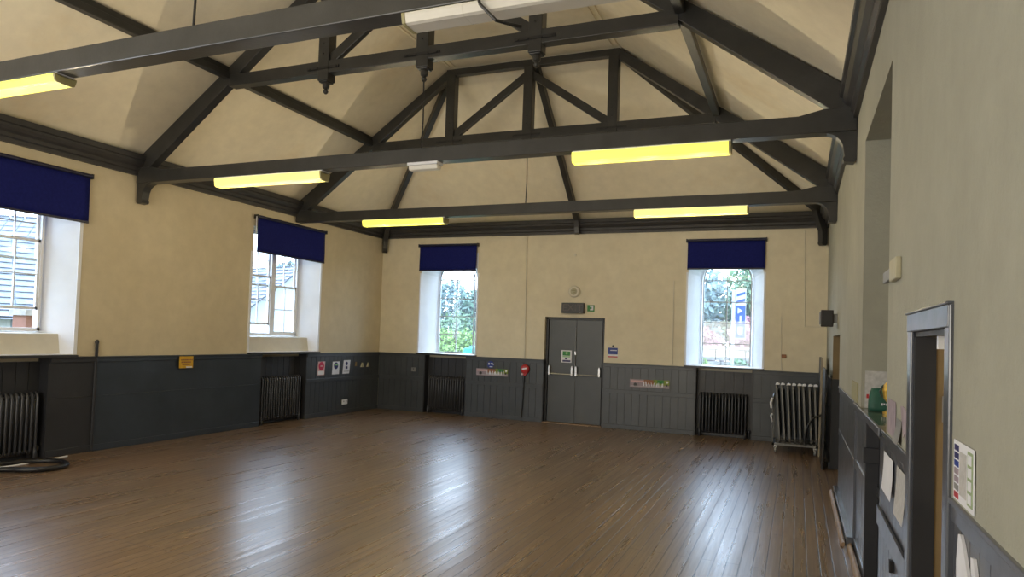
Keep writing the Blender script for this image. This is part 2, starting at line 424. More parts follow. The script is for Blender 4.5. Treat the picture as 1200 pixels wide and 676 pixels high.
# ------------------------------------------------------------------ double exit doors
root = empty('door_2', kind='structure')
mb = MB()
fbox(mb, FB, -4.80, -4.75, -.2, -.11, 0, 2.155); fbox(mb, FB, -3.59, -3.54, -.2, -.11, 0, 2.155); fbox(mb, FB, -4.80, -3.54, -.2, -.11, 2.11, 2.155)
mb.build('door_frame', M['dado_dark'], root)
mb = MB(); fbox(mb, FB, -4.80, -3.54, -.2, .0, 0, .018); mb.build('threshold', M['wood'], root)
mb = MB(); fbox(mb, FB, -4.80, -3.54, -.35, -.2, 0, 2.16); o = mb.build('door_backing', M['dado_dark'], root)
mb = MB(); fbox(mb, FB, -4.799, -4.785, -.11, .0, 0, DADO); fbox(mb, FB, -3.555, -3.541, -.11, .0, 0, DADO); mb.build('jamb_panel', M['dado_dark'], root)
for u0, u1, s in ((-4.735, -4.175, 1), (-4.165, -3.605, -1)):
    mb = MB(); fbox(mb, FB, u0, u1, -.17, -.125, .02, 2.105)
    leaf = mb.build('door_leaf', M['door'], root, bevel=.004)
    mb = MB(); mb.tube([FB(u0 + .05, -.06, 1.0), FB(u1 - .03, -.06, 1.0)], .013)
    mb.build('push_bar', M['metal'], leaf)
    for u, h in (((u0 + .04), .10), ((u1 - .035), .10)):
        mb = MB(); mb.prism([(u - .022, .97), (u + .022, .97), (u + .022, 1.13), (u + .01, 1.17), (u - .01, 1.17), (u - .022, 1.13)], lambda p, q, t: FB(p, t, q), -.125, -.05)
        mb.build('bar_bracket', M['metal'], leaf, bevel=.005)
mb = MB(); fbox(mb, FB, -4.19, -4.15, -.125, -.112, .02, 2.10); mb.build('astragal', M['door'], root)
mb = MB(); mb.tube([FB(-4.155, -.105, 1.05), FB(-4.155, -.105, 1.95)], .006); mb.build('bolt_rod', M['grey'], root)
mb = MB(); fbox(mb, FB, -4.17, -4.14, -.11, -.09, 1.40, 1.47); mb.build('bolt_keep', M['metal'], root)

# ------------------------------------------------------------------ windows
win_no = [0]
def sash(mb, F, u0, u1, z0, z1, n, rows, cols, st=.035, bar=.016, t=.03):
    fbox(mb, F, u0, u0 + st, n, n + t, z0, z1); fbox(mb, F, u1 - st, u1, n, n + t, z0, z1)
    fbox(mb, F, u0, u1, n, n + t, z0, z0 + st); fbox(mb, F, u0, u1, n, n + t, z1 - st, z1)
    for i in range(1, cols):
        c = u0 + (u1 - u0) * i / cols; fbox(mb, F, c - bar / 2, c + bar / 2, n + .003, n + t - .003, z0 + st, z1 - st)
    for i in range(1, rows):
        c = z0 + (z1 - z0) * i / rows; fbox(mb, F, u0 + st, u1 - st, n + .006, n + t - .006, c - bar / 2, c + bar / 2)
def left_window(c, lifts):
    win_no[0] += 1
    root = empty('window_%d' % win_no[0], kind='structure')
    d = -.38; g0, g1 = c - .70, c + .70; a, b = c - HW, c + HW; zb, zt = 1.60, 3.50
    mb = MB()
    for (p, q) in ((a, g0), (b, g1)):      # splayed reveals
        mb.prism([(p, PL), (q, d - .1), (p, d - .1)], lambda u, n_, t: FL(u, n_, t), 1.30, zt)
    mb.build('reveal', M['reveal'], root)
    mb = MB(); fbox(mb, FL, b - .002, b + .045, PL, PL + .012, 1.30, 3.06); fbox(mb, FL, a - .045, a + .002, PL, PL + .012, 1.30, 3.06)
    mb.build('corner_bead', M['reveal'], root)
    mb = MB(); mb.hexa([FL(a + .01, -.17, 1.30), FL(b - .01, -.17, 1.30), FL(b - .01, d - .1, 1.30), FL(a + .01, d - .1, 1.30),
                        FL(a + .05, -.20, 1.565), FL(b - .05, -.20, 1.565), FL(b - .05, d - .1, 1.585), FL(a + .05, d - .1, 1.585)])
    mb.build('sill', M['sill'], root)
    mb = MB(); fbox(mb, FL, a + .02, b - .02, -.19, PL, 1.298, 1.306); mb.build('sill_board', M['white'], root)
    mb = MB()
    fbox(mb, FL, g0, g1, d - .08, d + .01, zb - .01, zb + .035); fbox(mb, FL, g0, g1, d - .08, d, zt - .04, zt)
    fbox(mb, FL, g0, g0 + .035, d - .08, d + .01, zb, zt); fbox(mb, FL, g1 - .035, g1, d - .08, d + .01, zb, zt)
    fbox(mb, FL, c - .055, c + .055, d - .08, d + .02, zb, zt)
    mb.build('window_frame', M['white'], root)
    for k, (u0, u1) in enumerate(((g0 + .03, c - .05), (c + .05, g1 - .03))):
        lf = lifts[k]
        mb = MB(); sash(mb, FL, u0, u1, 2.50, zt - .03, d - .065, 2, 2)
        s1 = mb.build('upper_sash', M['white'], root)
        mb = MB(); fbox(mb, FL, u0 + .02, u1 - .02, d - .052, d - .048, 2.52, zt - .05); mb.build('pane', M['glass'], s1)
        mb = MB(); sash(mb, FL, u0, u1, 1.63 + lf, 2.54 + lf, d - .03, 2, 2)
        s2 = mb.build('lower_sash', M['white'], root)
        mb = MB(); fbox(mb, FL, u0 + .02, u1 - .02, d - .017, d - .013, 1.65 + lf, 2.52 + lf); mb.build('pane', M['glass'], s2)
    return root
left_window(W1C, (.2, .24))
left_window(W2C, (.16, 0.))
def back_window(c, a, b, gl, gr):
    win_no[0] += 1
    root = empty('window_%d' % win_no[0], kind='structure')
    d = -.50; zb, zt = 1.30, 3.50; gc = (gl + gr) / 2; R = (gr - gl) / 2; zs = 2.94
    mb = MB()
    for (p, q) in ((a, gl), (b, gr)):
        mb.prism([(p, PL), (q, d - .1), (p, d - .1)], lambda u, n_, t: FB(u, n_, t), zb, zt)
    mb.build('reveal', M['reveal'], root)
    mb = MB(); fbox(mb, FB, a - .03, a + .002, PL, PL + .012, 1.30, 3.06); fbox(mb, FB, b - .002, b + .03, PL, PL + .012, 1.30, 3.06)
    mb.build('corner_bead', M['reveal'], root)
    mb = MB()   # splayed arched soffit, solid up to the lintel
    N = 20; oc = (a + b) / 2; OR = (b - a) / 2
    arc = [(gc + R * math.cos(PI - PI * i / N), zs + R * math.sin(PI * i / N)) for i in range(N + 1)]
    oarc = [(oc + OR * math.cos(PI - PI * i / N), min(3.49, zs + .02 + OR * .84 * math.sin(PI * i / N))) for i in range(N + 1)]
    for i in range(N):
        (x0, z0), (x1, z1) = arc[i], arc[i + 1]; (X0, Z0), (X1, Z1) = oarc[i], oarc[i + 1]
        mb.hexa([FB(X0, PL, Z0), FB(X1, PL, Z1), FB(x1, d - .1, z1), FB(x0, d - .1, z0),
                 FB(X0, PL, zt), FB(X1, PL, zt), FB(x1, d - .1, zt), FB(x0, d - .1, zt)])
    mb.build('arch_head', M['reveal'], root)
    mb = MB(); mb.hexa([FB(a, PL, 1.285), FB(b, PL, 1.285), FB(b, d - .1, 1.285), FB(a, d - .1, 1.285),
                        FB(a, PL, 1.298), FB(b, PL, 1.298), FB(b, d - .1, 1.315), FB(a, d - .1, 1.315)]); mb.build('sill', M['sill'], root)
    mb = MB()
    fbox(mb, FB, gl, gl + .022, d - .06, d - .02, zb, zs); fbox(mb, FB, gr - .022, gr, d - .06, d - .02, zb, zs)
    fbox(mb, FB, gl, gr, d - .06, d - .02, zb, zb + .03)
    for i in range(N):
        (x0, z0), (x1, z1) = arc[i], arc[i + 1]
        k = (R - .022) / R
        ix0, iz0, ix1, iz1 = gc + (x0 - gc) * k, zs + (z0 - zs) * k, gc + (x1 - gc) * k, zs + (z1 - zs) * k
        mb.hexa([FB(x0, d - .02, z0), FB(x1, d - .02, z1), FB(ix1, d - .02, iz1), FB(ix0, d - .02, iz0),
                 FB(x0, d - .06, z0), FB(x1, d - .06, z1), FB(ix1, d - .06, iz1), FB(ix0, d - .06, iz0)])
    mb.build('window_frame', M['glazing'], root)
    mb = MB(); fbox(mb, FB, gc - .009, gc + .009, d - .05, d - .03, zb, zs + R - .02)
    for z in (1.727, 2.13, 2.53, 2.945): fbox(mb, FB, gl + .01, gr - .01, d - .048, d - .032, z - .009, z + .009)
    mb.build('glazing_bars', M['glazing'], root)
    mb = MB(); mb.prism([(gl + .01, zb + .01), (gr - .01, zb + .01)] + [(x, z) for x, z in arc[::-1]], lambda p, q, t: FB(p, t, q), d - .042, d - .038)
    mb.build('pane', M['glass'], root)
    return root
back_window(W3C, -7.75, -6.36, -7.54, -6.655)
back_window(W4C, -1.95, -.59, -1.727, -.823)
tw = empty('window_latch'); tag(tw, 'small metal casement stay lying on the far left window sill', 'latch')
mb = MB(); mb.tube([FB(-7.30, -.42, 1.335), FB(-7.0, -.42, 1.335), FB(-6.93, -.42, 1.36)], .012); mb.build('stay_bar', M['grey'], tw)
mb = MB(); mb.lathe([(.02, 0), (.02, .02), (.008, .03)], FB(-6.93, -.42, 1.315)); mb.build('stay_pin', M['grey'], tw)

# ------------------------------------------------------------------ blinds
def blind(F, u0, u1, z0, z1, label):
    root = empty('roller_blind', F((u0 + u1) / 2, .05, z1)); ox, oy, oz = root.location
    G = lambda u, n_, z: tuple(a - b for a, b in zip(F(u, n_, z), (ox, oy, oz)))
    N = 24; mb = MB(); vs = []
    for j in range(7):
        for i in range(N + 1):
            u = u0 + .02 + (u1 - u0 - .04) * i / N; z = z0 + (z1 - .03 - z0) * j / 6
            w = .006 * math.sin(i * .9) * (1 - j / 6) + .003 * math.sin(i * 2.1 + j)
            vs.append(G(u, .045 + w, z))
    fs = [(j * (N + 1) + i, j * (N + 1) + i + 1, (j + 1) * (N + 1) + i + 1, (j + 1) * (N + 1) + i) for j in range(6) for i in range(N)]
    mb.add(vs, fs); o = mb.build('blind_cloth', M['blind'], root, smooth=True)
    so = o.modifiers.new('thick', 'SOLIDIFY'); so.thickness = .004
    mb = MB(); mb.tube([G(u0, .045, z1 - .015), G(u1, .045, z1 - .015)], .026, 14); mb.build('roller_tube', M['blind_bar'], root)
    mb = MB(); fbox(mb, G, u0 + .02, u1 - .02, .036, .054, z0 - .015, z0 + .012); mb.build('bottom_bar', M['blind_bar'], root)
    for u in (u0 - .01, u1 - .01):
        mb = MB(); fbox(mb, G, u, u + .02, -.02, .07, z1 - .05, z1 + .015); mb.build('end_bracket', M['black'], root)
    return tag(root, label, 'blind', 'navy roller blinds over the windows')
blind(FL, 4.27, 6.26, 3.05, 3.68, 'navy roller blind at the left edge, above the nearest left-wall window')
b2 = blind(FL, 9.30, 11.19, 3.06, 3.68, 'navy roller blind over the white double sash window of the left wall')
blind(FB, -7.79, -6.36, 3.115, 3.68, 'navy roller blind over the far-wall window left of the grey double doors')
blind(FB, -1.98, -.56, 3.12, 3.67, 'navy roller blind over the far-wall arched window nearest the table trolley')
mb = MB(); mb.tube([FL(9.28, .05, 3.66), FL(9.28, .05, 3.08)], .008, 6)
tag(mb.build('blind_cord', M['paperwhite']), 'thin white cord hanging beside the left-wall double window blind', 'cord')

# ------------------------------------------------------------------ roof trusses
def drop(mb, x, y, z):
    mb.lathe([(.012, -.15), (.028, -.135), (.034, -.115), (.022, -.10), (.020, -.09), (.042, -.075), (.046, -.05), (.046, 0)], (x, y, z), seg=14)
def bracket_poly(s, xw):
    pts = [(0, 3.73), (.30, 3.73)]
    for i in range(1, 7):
        a = PI / 2 * i / 6
        pts.append((.30 - .19 * math.sin(a), 3.73 - .17 + .17 * math.cos(a)))
    pts += [(.10, 3.50), (.115, 3.48), (.105, 3.45), (.02, 3.44), (0, 3.465)]
    return [(xw + s * p, z) for p, z in pts]
def truss(T, label, brackets):
    root = empty('roof_truss', (0, T, 0))
    def Y(mb, x0, x1, y0, y1, z0, z1): return mb.box(x0, x1, y0, y1, z0, z1)
    mb = MB()
    mb.prism([(XL, 3.73), (XR, 3.73), (XR, 3.95), (XR - .28, 3.95), (XR - .5, 3.90), (XL + .5, 3.90), (XL + .28, 3.95), (XL, 3.95)], lambda p, q, t: (p, t, q), 0, .16)
    mb.build('tie_beam', M['beam'], root, bevel=.008)
    def pr(poly, y0, y1, name, bev=.006):
        mb = MB(); mb.prism(poly, lambda p, q, t: (p, t, q), y0, y1); return mb.build(name, M['beam'], root, bevel=bev)
    e = .135
    for s in (1, -1):
        X = lambda x: XC + s * (x - XC)
        xw = XL if s == 1 else XR
        dx, dz = (.575 * e * 1.0, .82 * e)
        pr([(xw + s * .02, 4.11), (X(-5.64), 6.265), (X(-5.64) + s * dx, 6.265 - dz), (xw + s * .16, 3.90), (xw + s * .02, 3.90)], .02, .14, 'rafter')
        pr([(X(XC - 1.45), 5.14), (X(XC - 1.29), 5.09), (XC - s * .02, 5.98), (XC - s * .02, 6.12)], .045, .115, 'strut')
    mb = MB(); Y(mb, -7.12, -1.18, .012, .15, 4.955, 5.11); mb.build('collar_beam', M['beam'], root, bevel=.007)
    mb = MB(); Y(mb, -5.67, -2.63, .025, .135, 6.155, 6.27); mb.build('top_chord', M['beam'], root, bevel=.006)
    for x in (XC - 1.42, XC, XC + 1.42):
        mb = MB(); Y(mb, x - .08, x + .08, .005, .155, 4.865, 6.17); Y(mb, x - .065, x + .065, .015, .145, 4.845, 4.866)
        p = mb.build('post', M['beam'], root, bevel=.008)
        mb = MB(); drop(mb, x, .08, 4.86); mb.build('drop_finial', M['beam'], p)
        mb = MB(); Y(mb, x - .24, x + .24, -.004, .004, 5.004, 5.035); sp_ = mb.build('strap_plate', M['iron'], root)
        for dxx in (-.2, -.08, .08, .2):
            mb = MB(); mb.lathe([(.014, -.012), (.014, .0)], (x + dxx, .0, 5.02), 'y', 8); mb.build('bolt', M['iron'], sp_)
        for dz in (5.20, 5.33):
            mb = MB(); mb.lathe([(.012, -.006), (.012, .006)], (x, .0, dz), 'y', 8); mb.build('bolt', M['iron'], p)
    mb = MB(); mb.tube([(XC, .08, 3.90), (XC + .01, .08, 4.25), (XC, .08, 4.73)], .009, 8); mb.build('hanger_rod', M['iron'], root)
    for s in brackets:
        pr(bracket_poly(s, XL if s == 1 else XR), .02, .14, 'wall_bracket')
    return tag(root, label, 'roof truss', 'dark timber roof trusses')
truss(TRUSS_Y[0], 'dark timber roof truss nearest the viewer, its tie beam crossing the top left', (1, -1))
truss(TRUSS_Y[1], 'dark timber roof truss in the middle, its long tie beam reaching both side walls', (1, -1))
truss(TRUSS_Y[2], 'farthest dark timber roof truss, whole with top chord, posts and crossed struts', (-1,))

def zsl(x): return EAVE + (FLAT - EAVE) * (x - xl) / (fl - xl)
for xx, lab in ((-7.16, 'dark timber purlin along the left ceiling slope'), (-1.17, 'dark timber purlin along the right ceiling slope')):
    m_ = MB(); z = 5.105
    m_.box(xx - .05, xx + .05, YB, TRUSS_Y[2] + .1, z - .045, z + .045)
    m_.box(xx - .03, xx + .03, YB, TRUSS_Y[2] + .1, z + .04, z + .12)
    tag(m_.build('purlin', M['beam'], bevel=.01), lab, 'purlin', 'ceiling purlins')
def hip(a, b, lab, corner):
    root = empty('hip_rafter', b)
    A = Vector(a) - Vector(b)
    mb = MB(); mb.bar(A, (0, 0, 0), .10, .13); mb.build('rafter_bar', M['beam'], root, bevel=.008)
    d = Vector((A.x, A.y, 0)).normalized()
    mb = MB()
    poly = [(0, .02), (.28, .12), (.20, -.12), (.13, -.28), (.12, -.45), (.13, -.50), (.10, -.54), (.03, -.54), (0, -.50)] if corner else [(0, .0), (.16, .08), (.10, -.10), (.09, -.22), (.02, -.24), (0, -.22)]
    r = d.cross(Vector((0, 0, 1)))
    mb.prism(poly, lambda p, q, t: tuple(d * p + r * t + Vector((0, 0, q))), -.05, .05)
    mb.build('foot_bracket', M['beam'], root, bevel=.006)
    tag(root, lab, 'rafter', 'hip rafters over the far wall')
zt_ = FLAT - .10
hip((-5.63, 10.46, zt_), (XL + .05, D - .05, 4.05), 'diagonal hip rafter ending in the far left corner', True)
hip((-2.67, 10.46, zt_), (XR - .05, D - .05, 4.05), 'diagonal hip rafter ending in the far right corner', True)
hip((XC + .08, 10.46, zt_), (XC + .02, D - .09, 4.05), 'straight centre rafter running down to the middle of the far wall', False)
# conduit clipped along the purlins (pale run beside the truss on the left wall)

# ------------------------------------------------------------------ strip lights
def strip(x0, x1, T, lit, label, group='yellow fluorescent strip lights under the beams'):
    dep = {TRUSS_Y[0]: .56, TRUSS_Y[1]: .88, TRUSS_Y[2]: .82}[T]
    root = empty('strip_light', ((x0 + x1) / 2, T + .08, 3.73)); L = (x1 - x0) / 2
    mb = MB(); mb.box(-L, L, -.075, .075, -.045 * dep, 0); mb.build('housing', M['housing'] if not lit else M['white'], root, bevel=.006)
    mb = MB()
    pf = [(-.088, -.045), (-.088, -.02), (.088, -.02), (.088, -.045), (.075, -.125), (.055, -.14), (-.055, -.14), (-.075, -.125)]
    pf = [(p, q * dep) for p, q in pf]
    mb.prism(pf, lambda p, q, t: (t, p, q), -L + .02, L - .02)
    for t in (-.5, 0, .5): mb.prism([(p * 1.015, q * 1.01) for p, q in pf], lambda p, q, tt: (tt, p, q), t * 2 * L * .5 - .004, t * 2 * L * .5 + .004)
    mb.build('diffuser', lit if lit else M['lens_off'], root)
    for s in (-1, 1):
        mb = MB(); mb.prism([(p * 1.05, q * 1.03) for p, q in pf], lambda p, q, t: (t, p, q), s * (L - .022), s * L)
        mb.build('end_cap', M['housing'] if (s == 1 and lit) or not lit else lit, root)
    return tag(root, label, 'strip light', group)
strip(-7.22, -5.52, TRUSS_Y[0], M['lens_yellow'], 'lit yellow strip light under the nearest beam at the left edge')
o = strip(-2.31, -.65, TRUSS_Y[0], None, 'unlit milky strip light with dark housing under the nearest beam, top centre', None)
strip(-7.27, -5.52, TRUSS_Y[1], M['lens_warm'], 'lit strip light under the left half of the middle beam')
strip(-2.26, -.64, TRUSS_Y[1], M['lens_yellow'], 'lit yellow strip light under the right half of the middle beam')
strip(-7.25, -5.60, TRUSS_Y[2], M['lens_yellow'], 'lit strip light under the left end of the farthest beam')
strip(-2.34, -.69, TRUSS_Y[2], M['lens_warm'], 'lit strip light under the right half of the farthest beam')
root = tag(empty('emergency_light', (-4.08, TRUSS_Y[1] + .06, 3.73)), 'small pale bulkhead light under the centre of the middle beam', 'light')
mb = MB(); mb.box(-.20, .20, -.07, .07, -.03, 0); mb.build('base', M['paperwhite'], root)
mb = MB(); mb.prism([(-.06, -.03), (.06, -.03), (.045, -.085), (-.045, -.085)], lambda p, q, t: (t, p, q), -.19, .19); mb.build('cover', M['lens_off'], root, bevel=.01)
mb = MB(); mb.tube([(-1.80, 3.60, 4.02), (-1.80, 3.59, 3.80), (-1.76, 3.585, 3.68), (-1.66, 3.60, 3.575), (-1.60, 3.66, 3.57), (-1.55, 3.72, 3.575)], .010, 8)
tag(mb.build('light_cable', M['black']), 'black cable looping over the unlit strip light at top centre', 'cable')
mb = MB(); mb.box(-4.36, -4.03, 8.42, 8.70, FLAT - .03, FLAT - .002)
for i in range(5): mb.box(-4.34, -4.05, 8.45 + i * .05, 8.465 + i * .05, FLAT - .04, FLAT - .03)
tag(mb.build('ceiling_vent', M['brown']), 'small brown vent panel on the flat of the ceiling', 'vent')

# ------------------------------------------------------------------ radiators
def radiator(F, u0, u1, zt, nc, label, count):
    root = empty('radiator', F((u0 + u1) / 2, nc, 0)); ox, oy, oz = root.location
    G = lambda u, n_, z: tuple(a - b for a, b in zip(F(u, n_, z), (ox, oy, 0)))
    w = (u1 - u0) / count
    for i in range(count):
        u = u0 + (i + .5) * w; mb = MB()
        for nn in (-.055, .055):
            mb.tube([G(u, nc + nn * .6, .08), G(u, nc + nn, .12), G(u, nc + nn, zt - .07), G(u, nc + nn * .7, zt - .02), G(u, nc, zt)], .016, 8)
        mb.tube([G(u, nc, .08), G(u, nc, zt - .01)], .012, 8)
        for z in (.09, zt - .05): mb.tube([G(u - w / 2, nc, z), G(u + w / 2, nc, z)], .028, 8)
        if i in (0, count - 1):
            for nn in (-.05, .05): mb.tube([G(u, nc + nn, .16), G(u, nc + nn * 1.1, 0.0)], [.018, .024], 8)
        mb.build('radiator_section', M['rad'], root, smooth=True)
    mb = MB(); mb.tube([G(u0 - .03, nc, 0.), G(u0 - .03, nc, .13), G(u0 + .01, nc, .15)], .012, 8); mb.build('inlet_pipe', M['rad'], root)
    mb = MB(); mb.lathe([(.022, 0), (.026, .02), (.026, .05), (.018, .06)], G(u1 + .035, nc, .10)); mb.tube([G(u1 + .035, nc, 0), G(u1 + .035, nc, .10)], .01, 8); mb.tube([G(u1 - .01, nc, .15), G(u1 + .035, nc, .14)], .012, 8)
    mb.build('valve', M['rad'], root)
    return tag(root, label, 'radiator', 'charcoal column radiators in the wall recesses')
radiator(FL, 4.75, 5.78, .83, -.08, 'charcoal column radiator at the left edge, a black hose on the floor before it', 17)
radiator(FL, 9.66, 10.72, .85, -.08, 'charcoal column radiator below the white double sash window of the left wall', 17)
radiator(FB, -7.48, -6.60, .81, -.08, 'charcoal column radiator in the far wall recess left of the double doors', 15)
radiator(FB, -1.70, -.83, .80, -.08, 'charcoal column radiator below the arched window nearest the trolley', 15)

# ------------------------------------------------------------------ floor hose
root = tag(empty('hose', (-8.2, 5.39, 0)), 'black flexible hose looped on the floor before the left radiator', 'hose')
pts = [(-8.62, 4.35), (-8.35, 4.62), (-8.22, 5.0), (-7.95, 5.10), (-7.80, 5.28), (-7.84, 5.50), (-8.02, 5.62), (-8.24, 5.62), (-8.42, 5.45), (-8.52, 5.15), (-8.55, 4.8), (-8.60, 4.4)]
def smoothp(p, it=3):
    for _ in range(it):
        q = [p[0]]
        for a, b in zip(p, p[1:]): q += [tuple(.75 * x + .25 * y for x, y in zip(a, b)), tuple(.25 * x + .75 * y for x, y in zip(a, b))]
        q.append(p[-1]); p = q
    return p
P3 = [(x + 8.1, y - 5.3, .035) for x, y in pts]
mb = MB(); mb.tube(smoothp(P3), .03, 10); mb.build('hose_tube', M['rubber'], root, smooth=True)
mb = MB(); mb.tube([(P3[0][0] - .0, P3[0][1], .035), (P3[0][0] - .06, P3[0][1] - .12, .035)], .038, 12); mb.build('coupling', M['metal'], root)
mb = MB(); mb.tube(smoothp([(-8.62, 4.9, .012), (-8.5, 5.3, .012), (-8.52, 5.7, .012), (-8.6, 6.05, .012)]), .011, 6)
tag(mb.build('floor_cable', M['paperwhite']), 'thin pale cable on the floor behind the black hose', 'cable')
mb = MB(); mb.tube([FL(6.48, .01, 0.01), FL(6.48, .01, 1.47)], .02, 8); mb.lathe([(.025, 0), (.025, .03), (.01, .05)], FL(6.48, .01, 1.45))
tag(mb.build('wall_pipe', M['dado_dark']), 'slim dark pipe rising on the left wall past the panelling', 'pipe')

# ------------------------------------------------------------------ printed things on the walls
def sheet(F, u0, u1, z0, z1, n0, mat, name, parent=None, t=.003, skew=0.):
    mb = MB()
    mb.hexa([F(u0, n0, z0), F(u1, n0, z0), F(u1, n0 + t, z0), F(u0, n0 + t, z0), F(u0 + skew, n0, z1), F(u1 + skew, n0, z1), F(u1 + skew, n0 + t, z1), F(u0 + skew, n0 + t, z1)])
    return mb.build(name, M[mat], parent)
def disc(F, u, z, r, n0, mat, name, parent=None, t=.002, ri=0):
    mb = MB(); N = 20
    poly = [(u + r * math.cos(2 * PI * i / N), z + r * math.sin(2 * PI * i / N)) for i in range(N)]
    if ri:
        inn = [(u + ri * math.cos(2 * PI * i / N), z + ri * math.sin(2 * PI * i / N)) for i in range(N)]
        for i in range(N):
            j = (i + 1) % N
            mb.hexa([F(poly[i][0], n0, poly[i][1]), F(poly[j][0], n0, poly[j][1]), F(inn[j][0], n0, inn[j][1]), F(inn[i][0], n0, inn[i][1]),
                     F(poly[i][0], n0 + t, poly[i][1]), F(poly[j][0], n0 + t, poly[j][1]), F(inn[j][0], n0 + t, inn[j][1]), F(inn[i][0], n0 + t, inn[i][1])])
    else: mb.prism(poly, lambda p, q, tt: F(p, tt, q), n0, n0 + t)
    return mb.build(name, M[mat], parent)
GP = 'paper notices on the left panelling'
# yellow warning notice
r = sheet(FL, 7.80, 8.06, 1.075, 1.255, .052, 'orange', 'warning_notice'); tag(r, 'yellow warning notice at the top of the glossy left-wall panel', 'notice')
mb = MB()
for z, a, b in ((1.20, 7.83, 8.03), (1.165, 7.84, 8.02), (1.13, 7.86, 8.0)):
    u = a
    while u < b:
        w = random.uniform(.012, .028); fbox(mb, FL, u, u + w, .055, .057, z - .010, z + .010); u += w + .008
mb.build('lettering', M['brown'], r)
sheet(FL, 7.93, 8.04, 1.078, 1.098, .055, 'paperwhite', 'white_patch', r)
p = sheet(FL, 11.15, 11.37, .83, 1.10, .003, 'pink', 'poster', skew=.02); tag(p, 'small poster with a red disc, first of three on left panelling', 'poster', GP)
disc(FL, 11.27, 1.01, .085, .007, 'crimson', 'red_disc', p); sheet(FL, 11.17, 11.36, .84, .91, .0065, 'paperwhite', 'text_block', p)
sheet(FL, 11.23, 11.31, 1.0, 1.02, .010, 'pink', 'disc_bar', p)
p = sheet(FL, 11.62, 11.85, .83, 1.09, .003, 'paperwhite', 'poster', skew=.01); tag(p, 'small white poster with a black and teal disc, middle of three', 'poster', GP)
disc(FL, 11.74, 1.005, .07, .007, 'navy', 'dark_disc', p); sheet(FL, 11.71, 11.79, 1.01, 1.045, .010, 'lightgreen', 'disc_mark', p)
p = sheet(FL, 11.97, 12.20, .83, 1.11, .003, 'paperwhite', 'poster', skew=.03); tag(p, 'small white poster with two dark marks stacked, last of three', 'poster', GP)
disc(FL, 12.10, 1.04, .04, .007, 'navy', 'dark_mark', p); sheet(FL, 12.065, 12.135, .93, .985, .007, 'navy', 'dark_mark', p); sheet(FL, 12.0, 12.18, .875, .885, .007, 'grey', 'text_line', p)
def hook(u, z, w, mat, lab):
    mb = MB(); mb.prism([(u - w, z - .045), (u + w, z - .045), (u + w * .45, z), (u + w * .2, z + .05), (u - w * .2, z + .05), (u - w * .45, z)], lambda p, q, t: FL(p, t, q), .001, .03)
    return tag(mb.build('coat_hook', M[mat], bevel=.005), lab, 'hook', 'pegs by the far left corner')
hook(12.42, 1.02, .03, 'tan', 'slim tan peg on left panelling right of the three posters')
hook(12.65, .995, .065, 'beige', 'larger pale bell-shaped hook near the far left corner')
hook(12.87, .995, .05, 'beige', 'pale bell-shaped hook closest to the far left corner')
def socket(F, u0, u1, z0, z1, lab, mat='paperwhite'):
    mb = MB(); fbox(mb, F, u0, u1, .0, .02, z0, z1); r = mb.build('wall_socket', M[mat], bevel=.004)
    mb = MB(); n = 2 if (u1 - u0) > .12 else 1
    for i in range(n):
        c = u0 + (u1 - u0) * (i + .5) / n
        fbox(mb, F, c - .008, c + .008, .020, .022, (z0 + z1) / 2 - .0, (z0 + z1) / 2 + .025)
    mb.build('socket_pins', M['black'], r)
    return tag(r, lab, 'socket')
socket(FL, 11.99, 12.17, .19, .29, 'white double socket low on the left panelling')
socket(FB, -7.89, -7.78, .88, .97, 'grey socket on far panelling near the left corner', 'grey')
socket(FB, -2.345, -2.23, .90, .98, 'small pale socket on the far panelling left of the arched window radiator') if False else None
# banners
def banner(u0, u1, z0, z1, lab, seed):
    rnd = random.Random(seed)
    r = sheet(FB, u0, u1, z0, z1, .014, 'greypink', 'banner'); w = u1 - u0; h = z1 - z0
    sheet(FB, u0 + .02, u0 + .36 * w, z0 + .62 * h, z1 - .02, .018, 'pink', 'pink_strip', r)
    sheet(FB, u0 + .36 * w, u0 + .62 * w, z0 + .45 * h, z1, .018, 'brown', 'brown_patch', r)
    sheet(FB, u0 + .60 * w, u1, z0 + .38 * h, z1 + .008, .018, 'olive', 'olive_patch', r)
    sheet(FB, u0 + .70 * w, u0 + .86 * w, z0 + .6 * h, z1 + .004, .0215, 'green', 'green_patch', r)
    disc(FB, u1 - .04, z1 - .03, .022, .0215, 'paperwhite', 'white_dot', r); disc(FB, u1 - .05, z0 + .06, .018, .0215, 'black', 'dark_dot', r)
    disc(FB, u0 + .14 * w, z0 + .33 * h, .032, .0185, 'black', 'dark_figure', r)
    mb = MB(); u = u0 + .34 * w
    while u < u1 - .10:
        ww = rnd.uniform(.014, .032); hh = rnd.uniform(.35, .62) * h; k = rnd.choice((-1, 0, 1)) * .012
        mb.hexa([FB(u, .022, z0 + .2 * h), FB(u + ww, .022, z0 + .2 * h), FB(u + ww, .0245, z0 + .2 * h), FB(u, .0245, z0 + .2 * h),
                 FB(u + k, .022, z0 + .2 * h + hh), FB(u + k + ww * .7, .022, z0 + .2 * h + hh), FB(u + k + ww * .7, .0245, z0 + .2 * h + hh), FB(u + k, .0245, z0 + .2 * h + hh)])
        u += ww + rnd.uniform(.006, .03)
    mb.build('pale_lettering', M['paperwhite'], r)
    sheet(FB, u0 + .02, u1 - .02, z0 + .02, z0 + .16 * h, .018, 'paperwhite', 'bottom_strip', r)
    return tag(r, lab, 'banner', 'colourful banners on the far panelling')
banner(-6.30, -5.57, .885, 1.03, 'colourful printed banner on far panelling below a blue badge', 3)
banner(-3.00, -2.24, .835, .985, 'colourful printed banner on far panelling right of the double doors', 5)
r = disc(FB, -5.98, 1.12, .075, .003, 'blue', 'round_badge'); tag(r, 'round blue badge above the left banner', 'badge')
mb = MB()
